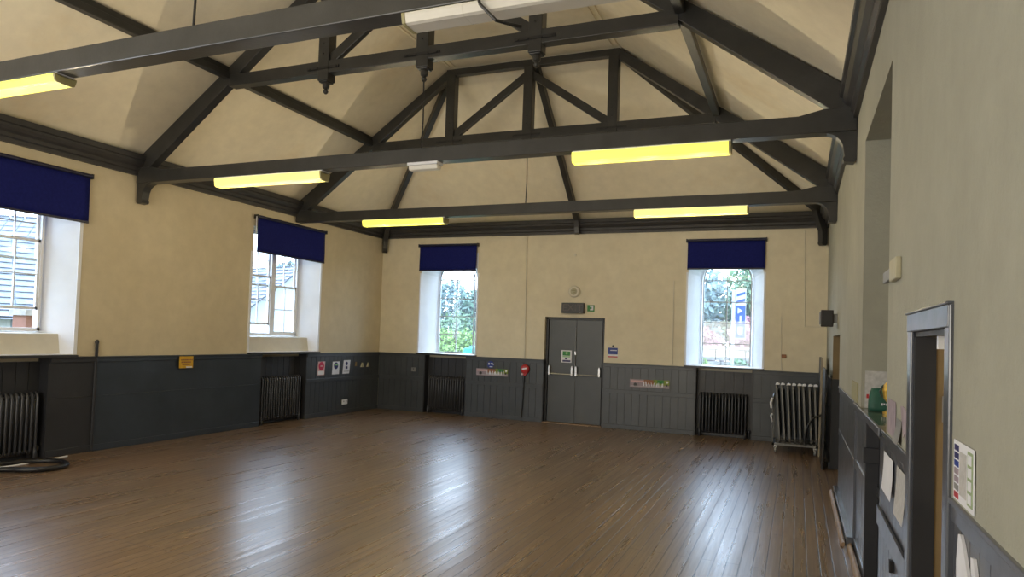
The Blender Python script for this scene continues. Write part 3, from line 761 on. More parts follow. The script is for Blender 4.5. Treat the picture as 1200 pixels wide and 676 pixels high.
for u, z, w, h in ((-6.03, 1.135, .03, .04), (-5.975, 1.145, .05, .014), (-5.96, 1.125, .06, .012), (-6.0, 1.075, .07, .014)): fbox(mb, FB, u, u + w, .005, .008, z - h / 2, z + h / 2)
mb.build('badge_print', M['paperwhite'], r)
# red bell with cable
r = tag(empty('alarm_sounder'), 'glossy red alarm sounder with cable on the panelling left of the doors', 'alarm')
mb = MB(); mb.lathe([(.095, 0), (.10, -.02), (.09, -.045), (.06, -.06), (.02, -.065)], FB(-5.185, .002, 1.065), 'y', 22); mb.build('sounder_dome', M['red'], r, smooth=True)
mb = MB(); mb.prism([(-5.25, 1.04), (-5.12, 1.04), (-5.15, .95), (-5.19, .925), (-5.23, .95)], lambda p, q, t: FB(p, t, q), .002, .05); mb.build('sounder_base', M['red'], r, bevel=.006)
mb = MB(); mb.hexa([FB(-5.24, .060, 1.045), FB(-5.14, .060, 1.07), FB(-5.14, .068, 1.07), FB(-5.24, .068, 1.045), FB(-5.24, .060, 1.075), FB(-5.14, .060, 1.10), FB(-5.14, .068, 1.10), FB(-5.24, .068, 1.075)]); mb.build('white_band', M['paperwhite'], r)
mb = MB(); mb.lathe([(.028, 0), (.02, -.02)], FB(-5.235, .05, .96), 'y', 12); mb.build('test_button', M['pink'], r)
mb = MB(); mb.tube([FB(-5.25, .005, 3.80), FB(-5.235, .005, 2.6), FB(-5.215, .005, 1.27)], .009, 6); 
mb.build('sounder_cable', M['sill'], r)
mb = MB(); mb.tube([FB(-5.20, .02, .93), FB(-5.21, .022, .5), FB(-5.24, .022, .06)], .011, 6); mb.build('lower_cable', M['iron'], r)
# exit sign, sounder, green sign, notices
r = tag(empty('exit_sign'), 'unlit black EXIT sign box above the double doors', 'sign')
mb = MB(); fbox(mb, FB, -4.425, -3.965, -.02, .07, 2.235, 2.445); mb.build('sign_box', M['black'], r, bevel=.006)
def text(s, F_loc, size, mat, name, parent, rot=(PI / 2, 0, 0), ext=.001, sx=1.):
    cu = bpy.data.curves.new(name, 'FONT'); cu.body = s; cu.size = size; cu.align_x = 'CENTER'; cu.align_y = 'CENTER'; cu.extrude = ext
    cu.materials.append(M[mat]); o = bpy.data.objects.new(name, cu); C.objects.link(o); o.location = F_loc; o.rotation_euler = rot; o.scale = (sx, 1, 1)
    bpy.context.view_layer.update()
    me = bpy.data.meshes.new_from_object(o.evaluated_get(bpy.context.evaluated_depsgraph_get())); me.materials.clear(); me.materials.append(M[mat])
    o2 = bpy.data.objects.new(name, me); o2.location = F_loc; o2.rotation_euler = rot; o2.scale = (sx, 1, 1); C.objects.link(o2)
    bpy.data.objects.remove(o); o2.name = name; o2.parent = parent
    return o2
M['exitletter'] = simple('dull_brown_letter', (.07, .055, .05), .5)
text('EXIT', FB(-4.195, .0715, 2.34), .20, 'exitletter', 'exit_lettering', r, sx=1.05)
mb = MB(); fbox(mb, FB, -4.06, -4.02, .07, .073, 2.255, 2.265); mb.build('indicator', M['paperwhite'], r)
r = tag(empty('round_sounder'), 'round cream sounder on the far wall above the EXIT sign', 'alarm')
mb = MB(); mb.lathe([(.118, .02), (.12, -.01), (.10, -.035), (.085, -.028), (.07, -.028)], FB(-4.185, .0, 2.675), 'y', 28); mb.build('outer_ring', M['sill'], r, smooth=False)
mb = MB(); mb.lathe([(.07, .0), (.068, -.036), (.03, -.046)], FB(-4.19, .0, 2.675), 'y', 20); mb.build('centre_dome', M['beige'], r)
mb = MB(); fbox(mb, FB, -4.235, -4.15, .044, .05, 2.685, 2.70); fbox(mb, FB, -4.20, -4.15, .044, .05, 2.645, 2.66); mb.build('sounder_slots', M['khaki'], r)
r = sheet(FB, -3.91, -3.76, 2.28, 2.41, -.018, 'green', 'fire_exit_sign'); tag(r, 'small green fire exit sign right of the EXIT box', 'sign')
mb = MB(); fbox(mb, FB, -3.855, -3.785, -.015, -.012, 2.305, 2.40); mb.build('white_panel', M['paperwhite'], r)
mb = MB(); mb.prism([(-3.86, 2.35), (-3.83, 2.385), (-3.815, 2.35), (-3.835, 2.31)], lambda p, q, t: FB(p, t, q), -.012, -.009); mb.build('running_figure', M['green'], r)
r = sheet(FB, -3.455, -3.26, 1.385, 1.575, -.018, 'paperwhite', 'fire_notice'); tag(r, 'blue and red notice on cream wall right of the double doors', 'notice')
sheet(FB, -3.455, -3.265, 1.445, 1.575, -.0145, 'blue', 'blue_block', r); sheet(FB, -3.41, -3.28, 1.515, 1.53, -.011, 'paperwhite', 'white_line', r)
sheet(FB, -3.455, -3.265, 1.385, 1.41, -.0145, 'red', 'red_block', r); disc(FB, -3.36, 1.605, .022, -.0195, 'black', 'hanging_pin', r, t=.006)
r = sheet(FB, -4.46, -4.24, 1.235, 1.485, -.124, 'paperwhite', 'door_sign'); tag(r, 'green, white and blue sticker on left door leaf', 'sign')
sheet(FB, -4.43, -4.27, 1.375, 1.465, -.1205, 'green', 'green_block', r); disc(FB, -4.345, 1.43, .028, -.1175, 'lightgreen', 'round_mark', r)
sheet(FB, -4.43, -4.27, 1.345, 1.365, -.1205, 'lightgreen', 'green_line', r); sheet(FB, -4.43, -4.26, 1.25, 1.285, -.1205, 'navy', 'blue_block', r); sheet(FB, -4.38, -4.33, 1.30, 1.335, -.1205, 'navy', 'small_figure', r)
# conduits and control on the far wall's right part
mb = MB(); mb.tube([FB(.075, -.012, 3.80), FB(.105, -.012, 2.085), FB(.43, -.012, 2.085)], .008, 6)
tag(mb.build('wall_conduit', M['sill']), 'thin L-shaped cream conduit in the far right corner of the wall', 'conduit')
r = tag(empty('thermostat'), 'small brown control with conduit above the panelling left of the trolley', 'thermostat')
mb = MB(); fbox(mb, FB, -.27, -.19, -.02, .01, 1.51, 1.575); mb.build('control_box', M['brown'], r, bevel=.004)
mb = MB(); mb.tube([FB(-.29, -.012, 2.26), FB(-.275, -.012, 1.54), FB(-.265, -.012, 1.29)], .007, 6); mb.build('control_conduit', M['sill'], r)
mb = MB(); mb.lathe([(.028, .0), (.025, -.02)], FB(-4.2, -.018, 3.42), 'y', 14); tag(mb.build('wall_stud', M['sill']), 'tiny cream fixing high on the far wall under the cornice', 'fixing')
mb = MB(); mb.tube([FB(-2.21, -.012, 2.9), FB(-2.20, -.012, 1.29)], .009, 6); tag(mb.build('wall_conduit', M['sill']), 'thin cream conduit left of the arched window nearest the trolley', 'conduit')

# ------------------------------------------------------------------ trolley of folding tables
TY = 12.0
root = tag(empty('table_trolley', (0, TY, 0)), 'low silver trolley on castors carrying folded tables in the far right corner', 'trolley')
mb = MB(); mb.box(-.36, .33, 0, .04, .125, .165); mb.box(-.36, .33, .62, .66, .125, .165); mb.box(-.36, -.32, 0, .66, .125, .165); mb.box(.29, .33, 0, .66, .125, .165); mb.box(-.34, .31, .28, .34, .13, .16)
mb.build('base_frame', M['silver'], root, bevel=.004)
for x in (-.31, .28):
    for y in (.05, .61):
        mb = MB(); mb.lathe([(.03, -.016), (.052, -.014), (.052, .014), (.03, .016)], (x, y, .055), 'x', 16); c = mb.build('castor_wheel', M['grey'], root)
        mb = MB(); mb.box(x - .022, x + .022, y - .022, y + .022, .09, .128); mb.build('castor_fork', M['metal'], c)
mb = MB(); mb.tube(smoothp([(-.345, .04, .15), (-.36, .02, .6), (-.355, .02, .90), (-.34, .30, .95), (-.355, .62, .90), (-.345, .62, .15)], 2), .013, 8)
mb.build('end_rail', M['silver'], root, smooth=True)
mb = MB(); mb.tube([(-.36, .02, .62), (-.38, -.03, .60), (-.37, -.02, .55), (-.36, .02, .5)], .014, 8); mb.tube([(-.375, -.02, .72), (-.385, -.035, .80), (-.365, 0, .88)], .018, 8); mb.build('rail_clip', M['paperwhite'], root)
mb = MB(); mb.tube(smoothp([(.35, -.05, .66), (.25, -.055, .62), (.16, -.05, .48), (.12, -.05, .25), (.15, -.045, .17)], 2), .016, 6); mb.tube([(.36, -.05, .66), (.34, .3, .68)], .012, 6); mb.build('strap', M['black'], root)
def ftable():
    r = empty('folding_table')
    H, W = .93, .60
    mb = MB(); mb.box(-.011, .011, .03, W - .02, .02, H - .02); mb.build('table_top', M['tabletop'], r)
    mb = MB(); loop = [(0, .012, .03), (0, 0, .08), (0, 0, H - .06), (0, .02, H - .012), (0, .06, H), (0, W - .06, H), (0, W - .02, H - .012), (0, W, H - .06), (0, W, .05), (0, W - .03, .0), (0, .04, .0), (0, .012, .03)]
    vs = []; fs = []
    mb2 = MB()
    for a, b in zip(loop, loop[1:]): mb2.bar(a, b, .026, .014, up=(1, 0, 0) if False else (0, .01, 1) if abs(b[2] - a[2]) < abs(b[1] - a[1]) else (0, 1, 0))
    mb2.build('edge_trim', M['silver'], r)
    mb = MB(); mb.tube([(.026, .08, .10), (.03, .06, .45), (.026, .08, .84)], .010, 8); mb.tube([(.026, .48, .10), (.03, .50, .45), (.026, .48, .84)], .010, 8); mb.tube([(.028, .06, .45), (.028, .50, .45)], .008, 8)
    mb.build('folded_legs', M['iron'], r)
    mb = MB(); mb.prism([(-.02, H - .0), (.045, H + .0), (.05, H + .02), (.02, H + .038), (-.005, H + .03)], lambda p, q, t: (p, t, q), -.012, .05); mb.build('corner_bracket', M['paperwhite'], r, bevel=.004)
    return r
GT = 'folded tables standing on edge on the trolley'
ords = ['leftmost', 'second from left', 'third from left', 'fourth from left', 'fifth from left', 'sixth from left', 'seventh from left', 'rightmost']
ft = ftable()
for i in range(8):
    o = ft if i == 0 else copy_tree(ft)
    a = .075 - .004 * i + random.uniform(-.012, .012)
    o.location = (-.245 + i * .078 - .00, TY + .02 + random.uniform(-.008, .008), .168); o.rotation_euler = (0, -a, 0)
    tag(o, 'folded table with silver edging, %s of those on the trolley' % ords[i], 'folding table', GT)
# boards leaning in the corner
r = tag(empty('leaning_board', (0, 0, 0)), 'tall board with pale tan edge standing behind the trolley in the corner', 'board')
mb = MB(); mb.hexa([(.325, 12.02, 0), (.355, 12.02, 0), (.355, 13.0, 0), (.325, 13.0, 0), (.345, 12.02, 1.56), (.372, 12.02, 1.56), (.372, 13.0, 1.56), (.345, 13.0, 1.56)]); mb.build('board_panel', M['dado_dark'], r)
mb = MB(); mb.hexa([(.322, 12.005, 0), (.358, 12.005, 0), (.358, 12.02, 0), (.322, 12.02, 0), (.342, 12.005, 1.56), (.375, 12.005, 1.56), (.375, 12.02, 1.56), (.342, 12.02, 1.56)]); mb.build('board_edge', M['boardedge'], r)
mb = MB(); mb.hexa([(.34, 10.75, 0), (.365, 10.75, 0), (.365, 11.75, 0), (.34, 11.75, 0), (.368, 10.75, 1.42), (.388, 10.75, 1.42), (.388, 11.75, 1.42), (.368, 11.75, 1.42)])
tag(mb.build('leaning_board', M['black'], bevel=.003), 'plain black board leaning on the right wall beside the trolley', 'board')

# ------------------------------------------------------------------ things on the right wall
r = tag(empty('wall_speaker'), 'dark brown speaker box on the right wall near the far corner', 'speaker')
mb = MB(); mb.box(.27, .42, 9.86, 10.04, 2.005, 2.22); mb.build('speaker_cabinet', M['brownbox'], r, bevel=.008)
mb = MB(); mb.box(.285, .405, 9.852, 9.86, 2.02, 2.205); mb.build('speaker_grille', M['black'], r)
mb = MB(); mb.box(.42, .467, 9.90, 9.98, 2.05, 2.17); mb.box(.255, .27, 9.89, 10.01, 2.03, 2.19); mb.build('speaker_bracket', M['grey'], r)
r = tag(empty('motion_sensor'), 'beige sensor box on the right wall beside the tall recess', 'sensor')
mb = MB(); fbox(mb, FR, 3.88, 4.12, PR, .025, 2.095, 2.205); mb.build('sensor_housing', M['beige'], r, bevel=.006)
mb = MB(); fbox(mb, FR, 4.12, 4.46, PR, .02, 2.115, 2.175); mb.build('sensor_arm', M['grey'], r, bevel=.004)
mb = MB(); fbox(mb, FR, 6.36, 6.96, PR, .008, 1.29, 1.45); tag(mb.build('junction_box', M['khaki'], bevel=.004), 'upright khaki box on the right wall at the far end of the counter', 'box')
# far jamb line and dark picture edge inside the recess
mb = MB(); fbox(mb, FR, RY1 - .006, RY1 - .001, -.03, -.60, 1.275, 1.565); tag(mb.build('splash_panel', M['greypale']), 'pale grey splash panel at the far end of the counter recess', 'panel')
mb = MB(); fbox(mb, FR, 5.2, 5.55, -.60, -.575, 1.9, 2.3); tag(mb.build('picture_frame', M['black']), 'dark framed picture inside the tall recess', 'picture')
# bag
r = tag(empty('green_bag', (.655, 5.93, 1.273)), 'dark green bag with white leaf print standing on the counter shelf', 'bag')
def softbox(w, d, h, tw, seedv):
    rnd = random.Random(seedv); mb = MB(); N = 8; K = 6; vs = []
    for k in range(K + 1):
        t = k / K; sc = 1 + (tw - 1) * t + .06 * math.sin(PI * t)
        for i in range(4 * N):
            s = i // N; f = (i % N) / N
            p = [(-1 + 2 * f, -1), (1, -1 + 2 * f), (1 - 2 * f, 1), (-1, 1 - 2 * f)][s]
            L = (abs(p[0]) ** 6 + abs(p[1]) ** 6) ** (1 / 6)
            vs.append((p[0] / L * w / 2 * sc + rnd.uniform(-.002, .002), p[1] / L * d / 2 * sc * (1 - .35 * t) + rnd.uniform(-.002, .002), h * t + .008 * math.sin(i * .7) * t))
    n = 4 * N
    fs = [(k * n + i, k * n + (i + 1) % n, (k + 1) * n + (i + 1) % n, (k + 1) * n + i) for k in range(K) for i in range(n)]
    fs += [tuple(range(n))[::-1], tuple(range(K * n, (K + 1) * n))]
    mb.add(vs, fs); return mb
softbox(.30, .14, .165, .86, 4).build('bag_body', M['bagcloth'], r, smooth=True)
mb = MB()
for cx_, cz_, rr in ((.0, .115, .022), (.03, .105, .02), (-.025, .10, .018), (.015, .135, .016), (.045, .125, .014)):
    mb.prism([(cx_ + rr * math.cos(a) * 1.2, cz_ + rr * math.sin(a) * .8) for a in [2 * PI * i / 8 for i in range(8)]], lambda p, q, t: (p, t, q), -.072, -.069)
mb.prism([(.008, .075), (.016, .075), (.016, .11), (.008, .11)], lambda p, q, t: (p, t, q), -.0785, -.069)
mb.build('leaf_print', M['paperwhite'], r)
mb = MB()
for i in range(9): mb.box(-.07 + i * .015, -.07 + i * .015 + .010, -.0815, -.074, .045 + .004 * (i % 2), .062)
mb.build('bag_lettering', M['paperwhite'], r)
mb = MB(); mb.tube(smoothp([(-.07, 0, .16), (-.05, 0, .20), (.05, 0, .20), (.07, 0, .16)], 2), .007, 6); mb.build('bag_handle', M['bagcloth'], r)
mb = MB(); mb.box(-.165, -.15, -.03, -.0, .09, .12); mb.build('side_tag', M['red'], r)
r = tag(empty('gold_ornament', (.625, 5.66, 1.273)), 'gold and black ornament on the counter beside the green bag', 'ornament')
mb = MB(); mb.lathe([(.05, 0), (.052, .015), (.02, .03), (.016, .07), (.045, .11), (.055, .17), (.045, .21), (.02, .24), (.012, .29)], seg=10); mb.build('ornament_body', M['gold'], r)
mb = MB(); mb.lathe([(.014, .28), (.02, .30), (.006, .33)], seg=10); mb.tube([(-.05, 0, .20), (-.07, .0, .16), (-.055, 0, .12)], .006, 6); mb.build('ornament_finial', M['black'], r)
# papers
def paper(y0, y1, z0, z1, mat, name, lab, cat='notice', n0=PR + .001, grp=None, curl=0.):
    mb = MB(); N = 6; vs = []
    for j in range(2):
        for i in range(N + 1):
            t = i / N; vs.append(FR(y0 + (y1 - y0) * j, n0 + curl * (1 - t) ** 2 + .002, z0 + (z1 - z0) * t))
    mb.add(vs, [(i, i + 1, N + 2 + i, N + 1 + i) for i in range(N)])
    o = mb.build(name, M[mat]); so = o.modifiers.new('t', 'SOLIDIFY'); so.thickness = .0015
    return tag(o, lab, cat, grp)
o = paper(3.99, 4.30, 1.29, 1.475, 'greypink', 'paper_notice', 'faded mauve notice pinned above the rail beside the counter')
o = paper(3.77, 3.95, 1.285, 1.40, 'grey', 'paper_notice', 'small grey curled notice between mauve sheet and doorway', curl=.02)
mb = MB(); mb.prism([(3.74, 1.475), (3.60, 1.46), (3.56, 1.30), (3.61, 1.285), (3.65, 1.36), (3.72, 1.33), (3.82, 1.47)], lambda p, q, t: FR(p, t, q), PR + .001, PR + .003)
tag(mb.build('peeling_paint', M['greypink']), 'ragged patch of peeling paint next to the doorway frame', 'peeling paint')
GH = 'leaflets hanging on the right panelling'
paper(4.10, 4.50, .95, 1.16, 'paperwhite', 'leaflet', 'white leaflet hanging on the right panelling, farther from the doorway', 'leaflet', -.008, GH, .012)
paper(3.64, 3.95, .93, 1.165, 'greypale', 'leaflet', 'long grey-white leaflet hanging on the right panelling near the doorway', 'leaflet', -.008, GH, .014)
# tall information poster beside the doorway
r = paper(2.295, 2.57, 1.285, 1.468, 'paperwhite', 'information_poster', 'poster with purple and red squares on the wall right of the doorway', 'poster', PR + .001)
cols = ['navy', 'navy', 'blue', 'greypink', 'greypink', 'grey', 'red']
for i, c_ in enumerate(cols):
    z = 1.455 - i * .0242
    mb = MB(); fbox(mb, FR, 2.495, 2.555, PR + .0045, PR + .006, z - .018, z); mb.build('coloured_square', M[c_], r)
mb = MB(); fbox(mb, FR, 2.31, 2.375, PR + .0045, PR + .006, 1.30, 1.455); mb.build('green_column', M['palegreen'], r)
for i in range(4):
    mb = MB(); fbox(mb, FR, 2.322, 2.363, PR + .006, PR + .0075, 1.308 + i * .037, 1.336 + i * .037); mb.build('white_cell', M['paperwhite'], r)
mb = MB(); fbox(mb, FR, 2.39, 2.48, PR + .0045, PR + .006, 1.31, 1.44); mb.build('text_column', M['greypale'], r)
def cutout(pts, lab):
    mb = MB(); mb.prism(pts, lambda p, q, t: FR(p, t, q), -.011, -.002)
    return tag(mb.build('cutout_sheet', M['paperwhite']), lab, 'panel')
cutout([(2.52, .6), (2.53, 1.10), (2.505, 1.185), (2.475, 1.19), (2.44, 1.165), (2.38, 1.10), (2.33, 1.02), (2.31, .9), (2.30, .6)], 'pale arched cut-out sheet on the nearest panelling below the poster')
cutout([(2.34, 1.16), (2.31, 1.165), (2.275, 1.11), (2.265, 1.07), (2.30, 1.075), (2.335, 1.12)], 'smaller pale pointed sheet beside the arched one on the nearest panelling')
mb = MB(); fbox(mb, FR, 4.05, 4.09, -.012, .01, .60, .66); tag(mb.build('door_stop', M['black'], bevel=.003), 'small black fitting low on the right panelling', 'fitting')

# ------------------------------------------------------------------ outdoors
def ext_mat(name, c, rough=.8, var=.15, sc=3.): return simple(name, c, rough, var=var, sc=sc)
E = dict(lawn=ext_mat('lawn_green', (.08, .13, .04)), render=ext_mat('white_render', (.36, .38, .41), var=.05), slate=ext_mat('slate_roof', (.17, .18, .205), var=.2, sc=9),
         stone=ext_mat('pale_stone_wall', (.25, .23, .21), var=.3, sc=7), brick=ext_mat('red_brick', (.17, .075, .05), var=.2), bark=ext_mat('tree_bark', (.10, .08, .06)),
         glass=ext_mat('dark_far_glass', (.12, .15, .19), .2), white=ext_mat('white_sign', (.35, .37, .40), var=.03), blue=ext_mat('sign_blue', (.005, .045, .24), var=.05), teal=ext_mat('teal_tank', (.02, .32, .26)))
def leafmat(name, c):
    m, n, b = nt(name); v = coords(n); f = noise(n, v, 5, 3)
    lk(n, ramp(n, f, [(.3, tuple(x * .5 for x in c)), (.5, c), (.7, tuple(min(1, x * 1.7) for x in c))]), b.inputs['Base Color'])
    b.inputs['Roughness'].default_value = .6
    return m
E['leaf'] = leafmat('mid_green_leaf', (.10, .17, .08)); E['leafdark'] = leafmat('dark_green_leaf', (.08, .14, .10)); E['leafblue'] = leafmat('blue_green_leaf', (.14, .20, .20))
E['leafpink'] = leafmat('copper_pink_leaf', (.22, .085, .11)); E['leaflime'] = leafmat('lime_leaf', (.16, .26, .05))
mb = MB(); mb.box(-60, 40, 14.2, 70, -.5, -.35); mb.box(-60, -9.4, -12, 14.2, -.5, -.35); mb.build('ground', E['lawn'], kind='structure')
def foliage(blobs, nleaf, size, seedv):
    rnd = random.Random(seedv); mb = MB(); tot = sum(b[3] ** 2 for b in blobs); vs = []; fs = []
    for bx_, by_, bz_, r_ in blobs:
        for _ in range(int(nleaf * r_ * r_ / tot)):
            th = rnd.uniform(0, 2 * PI); ph = math.acos(rnd.uniform(-1, 1)); rr = r_ * rnd.uniform(.55, 1.05)
            c = Vector((bx_ + rr * math.sin(ph) * math.cos(th), by_ + rr * math.sin(ph) * math.sin(th), bz_ + rr * .9 * math.cos(ph)))
            a = Vector((rnd.gauss(0, 1), rnd.gauss(0, 1), rnd.gauss(0, 1))).normalized(); b = a.orthogonal().normalized(); s = size * rnd.uniform(.6, 1.3)
            o = len(vs); vs += [c - a * s, c - b * s * .5, c + a * s, c + b * s * .5]; fs.append((o, o + 1, o + 2, o + 3))
    mb.add(vs, fs); return mb
def tree(x, y, h, r, mat, lab, seedv, n=5000, size=.16, low=False):
    rnd = random.Random(seedv); root = tag(empty('tree' if not low else 'shrub', (x, y, -.35)), lab, 'tree' if not low else 'shrub')
    mb = MB(); mb.tube([(0, 0, 0), (.05, 0, h * .3), (0, .05, h * .75)], [h * .03, h * .024, h * .01], 8)
    for k in range(6):
        a = k * 1.05; mb.tube([(0, 0, h * (.3 + .06 * k)), (r * .6 * math.cos(a), r * .6 * math.sin(a), h * (.5 + .06 * k))], [h * .012, h * .004], 6)
    mb.build('trunk', E['bark'], root)
    bl = [(rnd.uniform(-.6, .6) * r, rnd.uniform(-.6, .6) * r, h * (rnd.uniform(.35, .85) if not low else rnd.uniform(.3, .7)), r * rnd.uniform(.4, .65)) for _ in range(9)]
    foliage(bl, n, size, seedv).build('crown', E[mat], root)
    return root
tree(-16.9, 28.0, 5.2, 2.3, 'leafblue', 'tall blue-green tree seen through the far left window', 11, 5200, .16)
tree(-12.9, 29.5, 4.9, 2.2, 'leafdark', 'dark green tree behind the round shrub outside the far left window', 12, 4500, .16)
tree(-9.9, 19.2, 2.75, 1.0, 'leaflime', 'round lime-green shrub outside the far left window', 13, 3500, .07, True)
tree(-11.4, 21.0, 3.3, 1.3, 'leaf', 'green shrub left of the lime one outside the far left window', 14, 3200, .08, True)
tree(-4.6, 27.5, 4.9, 1.9, 'leafblue', 'blue-green tree at the left through the arched window', 15, 5000, .16)
tree(-.9, 29.0, 5.1, 2.1, 'leaf', 'tall green tree behind the sign through the arched window', 16, 5000, .16)
tree(-3.4, 23.2, 3.5, 1.2, 'leafpink', 'copper pink shrub left of the sign outside the arched window', 17, 5200, .085, True)
tree(-1.0, 23.8, 3.7, 1.2, 'leafpink', 'copper pink shrub behind the sign outside the arched window', 18, 4200, .085, True)
tree(-2.5, 18.1, 2.2, .6, 'leaflime', 'low lime shrub at the foot of the arched window view', 19, 2600, .05, True)
tree(-1.2, 18.4, 2.2, .45, 'leaf', 'low green shrub at the right of the arched window view', 20, 1500, .05, True)
tree(-17.6, 22.5, 4.4, 1.7, 'leafblue', 'green tree seen through the left-wall double window', 21, 4600, .14)
r = tag(empty('garden_wall'), 'low pale stone garden wall seen through the arched window', 'wall')
mb = MB()
rnd = random.Random(2)
for row in range(6):
    u = -6. + (row % 2) * .25
    while u < 1.5:
        w = rnd.uniform(.35, .6); mb.box(u, u + w - .02, 20.0 + rnd.uniform(-.02, .02), 20.3, -.35 + row * .32, -.35 + row * .32 + .30); u += w
mb.build('stone_courses', E['stone'], r)
mb = MB(); mb.box(-6, 1.5, 19.96, 20.34, 1.565, 1.64); mb.build('coping', E['stone'], r)
# vertical banner sign on a post
sx_, sy_ = -1.42, 17.0
r = tag(empty('banner_sign', (sx_, sy_, -.35)), 'tall blue and white banner sign on a white post outside the arched window', 'sign')
mb = MB(); mb.tube([(0, 0, 0), (0, 0, 3.35)], .04, 10); mb.build('sign_post', E['white'], r)
mb = MB(); mb.box(.05, .28, -.015, .015, 2.20, 3.38); mb.build('sign_panel', E['white'], r)
mb = MB(); mb.box(.06, .27, -.022, -.016, 2.22, 2.98); mb.build('blue_field', E['blue'], r)
for z in (3.22, 3.06):
    mb = MB(); mb.hexa([(.07, -.022, z - .03), (.26, -.022, z + .03), (.26, -.016, z + .03), (.07, -.016, z - .03), (.07, -.022, z + .03), (.26, -.022, z + .09), (.26, -.016, z + .09), (.07, -.016, z + .03)]); mb.build('blue_stroke', E['blue'], r)
mb = MB(); mb.prism([(.10, 2.93), (.21, 2.86), (.10, 2.79)], lambda p, q, t: (p, t, q), -.027, -.022); mb.build('white_letter', E['white'], r)
mb = MB(); mb.box(.145, .185, -.027, -.022, 2.54, 2.74); mb.build('white_letter', E['white'], r)
mb = MB(); mb.prism([(.145, 2.28), (.11, 2.34), (.11, 2.48), (.22, 2.48), (.22, 2.34), (.185, 2.28)], lambda p, q, t: (p, t, q), -.027, -.022); mb.build('white_letter', E['white'], r)

# teal tank outside far left window
mb = MB(); mb.lathe([(.40, 0), (.42, 1.5), (.36, 1.7), (.15, 1.78)], (-8.15, 17.2, -.35), seg=20); tag(mb.build('water_butt', E['teal']), 'teal water butt beyond the far left window, lower right pane', 'barrel')
# houses
def house(cx_, cy_, rz, L, Wd, eave, ridge, lab, wall='render', stack=True):
    root = tag(empty('house', (cx_, cy_, -.35), rz), lab, 'house')
    mb = MB(); mb.box(-L / 2, L / 2, -Wd / 2, Wd / 2, 0, eave)
    mb.prism([(-Wd / 2, eave), (Wd / 2, eave), (0, ridge - .1)], lambda p, q, t: (t, p, q), -L / 2, L / 2); mb.build('house_walls', E[wall], root)
    for s in (-1, 1):
        mb = MB(); nrow = 14
        for k in range(nrow):
            t0, t1 = k / nrow, (k + 1) / nrow + .02
            y0 = s * (Wd / 2 + .25) * (1 - t0); y1 = s * (Wd / 2 + .25) * (1 - t1); z0 = eave - .12 + (ridge - eave + .12) * t0; z1 = eave - .12 + (ridge - eave + .12) * t1
            off = 0.0
            while off < L + .4:
                w = .45; a = -L / 2 - .2 + off; b = min(a + w - .03, L / 2 + .2)
                mb.add([(a, y0, z0 + .06), (b, y0, z0 + .06), (b, y1, z1 + .02), (a, y1, z1 + .02)], [(0, 1, 2, 3)]); off += w
        mb.add([(-L / 2 - .2, s * (Wd / 2 + .25), eave - .12), (L / 2 + .2, s * (Wd / 2 + .25), eave - .12), (L / 2 + .2, 0, ridge), (-L / 2 - .2, 0, ridge)], [(0, 1, 2, 3)])
        mb.build('roof_slope', E['slate'], root)
    for s in (-1, 1):
        for x in (-L * .3, 0, L * .3):
            mb = MB(); mb.box(x - .45, x + .45, s * (Wd / 2 - .05), s * (Wd / 2 + .03), .95, 2.15); f = mb.build('house_window', E['white'], root)
            mb = MB(); mb.box(x - .38, x - .02, s * (Wd / 2), s * (Wd / 2 + .04), 1.02, 2.08); mb.box(x + .02, x + .38, s * (Wd / 2), s * (Wd / 2 + .04), 1.02, 2.08); mb.build('window_pane', E['glass'], f)
    if not stack: return root
    mb = MB(); mb.box(L / 2 - .9, L / 2 - .2, -.3, .3, ridge - .6, ridge + .9); ch = mb.build('chimney', E['brick'], root)
    mb = MB(); mb.lathe([(.12, 0), (.14, .3), (.11, .32)], (L / 2 - .55, 0, ridge + .9)); mb.build('chimney_pot', E['brick'], ch)
    return root
house(-17.5, 8.2, math.radians(62), 8.0, 4.5, 2.2, 3.9, 'white cottage with slate roof outside the nearest left window')
house(-26.0, 15.0, math.radians(35), 9.0, 5.5, 3.0, 5.6, 'larger white house farther off outside the left windows')
house(-15.9, 17.8, math.radians(-15), 3.0, 4.0, 2.4, 4.0, 'small white outbuilding seen through the left-wall double window', stack=False)
r = tag(empty('brick_pier', (-11.2, 7.15, -.35)), 'red brick gate pier outside the nearest left window', 'pier')
mb = MB(); mb.box(-.16, .16, -.16, .16, 0, 2.15); mb.build('pier_shaft', E['brick'], r)
mb = MB(); mb.box(-.2, .2, -.2, .2, 2.15, 2.24); mb.build('pier_cap', E['stone'], r)

# ------------------------------------------------------------------ light
w = bpy.data.worlds.new('sky'); bpy.context.scene.world = w; w.use_nodes = True
n = w.node_tree; bg = n.nodes['Background']
tc = n.nodes.new('ShaderNodeTexCoord'); sp = n.nodes.new('ShaderNodeSeparateXYZ'); lk(n, tc.outputs['Generated'], sp.inputs[0])
rp = n.nodes.new('ShaderNodeValToRGB'); e = rp.color_ramp.elements; e[0].position = .45; e[0].color = (.60, .66, .70, 1); e[1].position = .75; e[1].color = (.58, .76, 1.05, 1)
ma = n.nodes.new('ShaderNodeMath'); ma.operation = 'MULTIPLY_ADD'; ma.inputs[1].default_value = .5; ma.inputs[2].default_value = .5
lk(n, sp.outputs[2], ma.inputs[0]); lk(n, ma.outputs[0], rp.inputs[0]); lk(n, rp.outputs[0], bg.inputs[0])
bg.inputs[1].default_value = 8.0
def area(name, loc, rot, sx, sy, power, col, portal=False, spread=PI):
    l = bpy.data.lights.new(name, 'AREA'); l.shape = 'RECTANGLE'; l.size = sx; l.size_y = sy; l.energy = power; l.color = col; l.spread = spread
    if portal: l.cycles.is_portal = True
    o = bpy.data.objects.new(name, l); C.objects.link(o); o.location = loc; o.rotation_euler = rot; return o
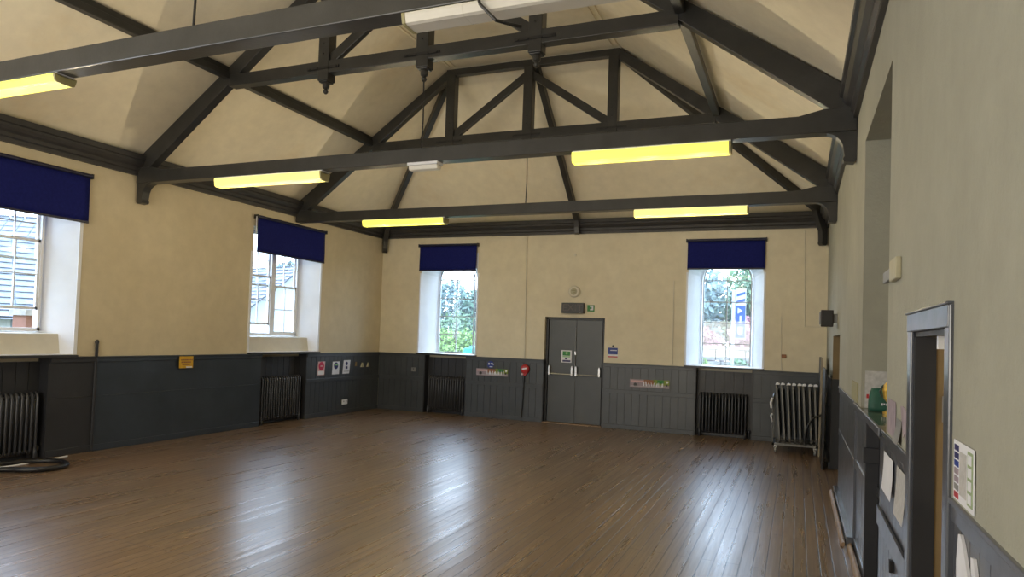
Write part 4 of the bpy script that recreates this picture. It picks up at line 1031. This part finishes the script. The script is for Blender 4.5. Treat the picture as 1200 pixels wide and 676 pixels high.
# portals guide sky light through the four windows
for c in (W1C, W2C): area('window_portal', (XL - .47, c, 2.5), (0, -PI / 2, 0), 1.9, 1.4, 1, (1, 1, 1), True)
for c in (W3C, W4C): area('window_portal', (c, D + .60, 2.4), (-PI / 2, 0, 0), .95, 2.1, 1, (1, 1, 1), True)
# added fill lamps out of view, rear and side; no windows are built there
area('rear_hall_fill', (-4.8, YB + .25, 2.2), (PI / 2 + .5, 0, 0), 6.0, 2.4, 320, (1., .95, .85))
area('rear_side_fill', (XL + .1, .3, 2.4), (0, -PI / 2, 0), 1.9, 1.5, 120, (.82, .9, 1.))
l = bpy.data.lights.new('passage_fill', 'POINT'); l.energy = 5; l.color = (1., .78, .5); l.shadow_soft_size = .04  # unseen fill lamp added to brighten the tan passage lining
o = bpy.data.objects.new('passage_fill', l); C.objects.link(o); o.location = (1.25, 2.95, 1.65)
# glow of the lit strip lights
for i, (x, T) in enumerate(((-6.3, 3.77), (-6.4, 7.12), (-1.5, 7.12), (-6.4, 10.47), (-1.57, 10.47))):
    l = bpy.data.lights.new('strip_glow', 'POINT'); l.energy = 9; l.color = (1., .83, .55); l.shadow_soft_size = .0
    for dx in (-.55, 0, .55):
        o = bpy.data.objects.new('strip_glow', l); C.objects.link(o); o.location = (x + dx, T, 3.38)

# ------------------------------------------------------------------ camera
yaw, pitch, roll, f = .3936, .0317, .0343, 808.97
F = Vector((-math.sin(yaw) * math.cos(pitch), math.cos(yaw) * math.cos(pitch), math.sin(pitch)))
R0 = Vector((math.cos(yaw), math.sin(yaw), 0)); U0 = R0.cross(F)
R = math.cos(roll) * R0 + math.sin(roll) * U0; U = -math.sin(roll) * R0 + math.cos(roll) * U0
cam = bpy.data.cameras.new('camera'); co = bpy.data.objects.new('camera', cam); C.objects.link(co)
co.matrix_world = Matrix(((R.x, U.x, -F.x, 0), (R.y, U.y, -F.y, 0), (R.z, U.z, -F.z, 1.7457), (0, 0, 0, 1)))
cam.sensor_width = 36; cam.sensor_fit = 'HORIZONTAL'; cam.lens = f / 1200 * 36; cam.shift_y = 29.5 / 1200; cam.clip_start = .02; cam.clip_end = 300
sc = bpy.context.scene; sc.camera = co
sc.view_settings.view_transform = 'Standard'; sc.view_settings.look = 'None'; sc.view_settings.exposure = 0.36
sc.cycles.max_bounces = 10; sc.cycles.diffuse_bounces = 6; sc.cycles.sample_clamp_indirect = 6
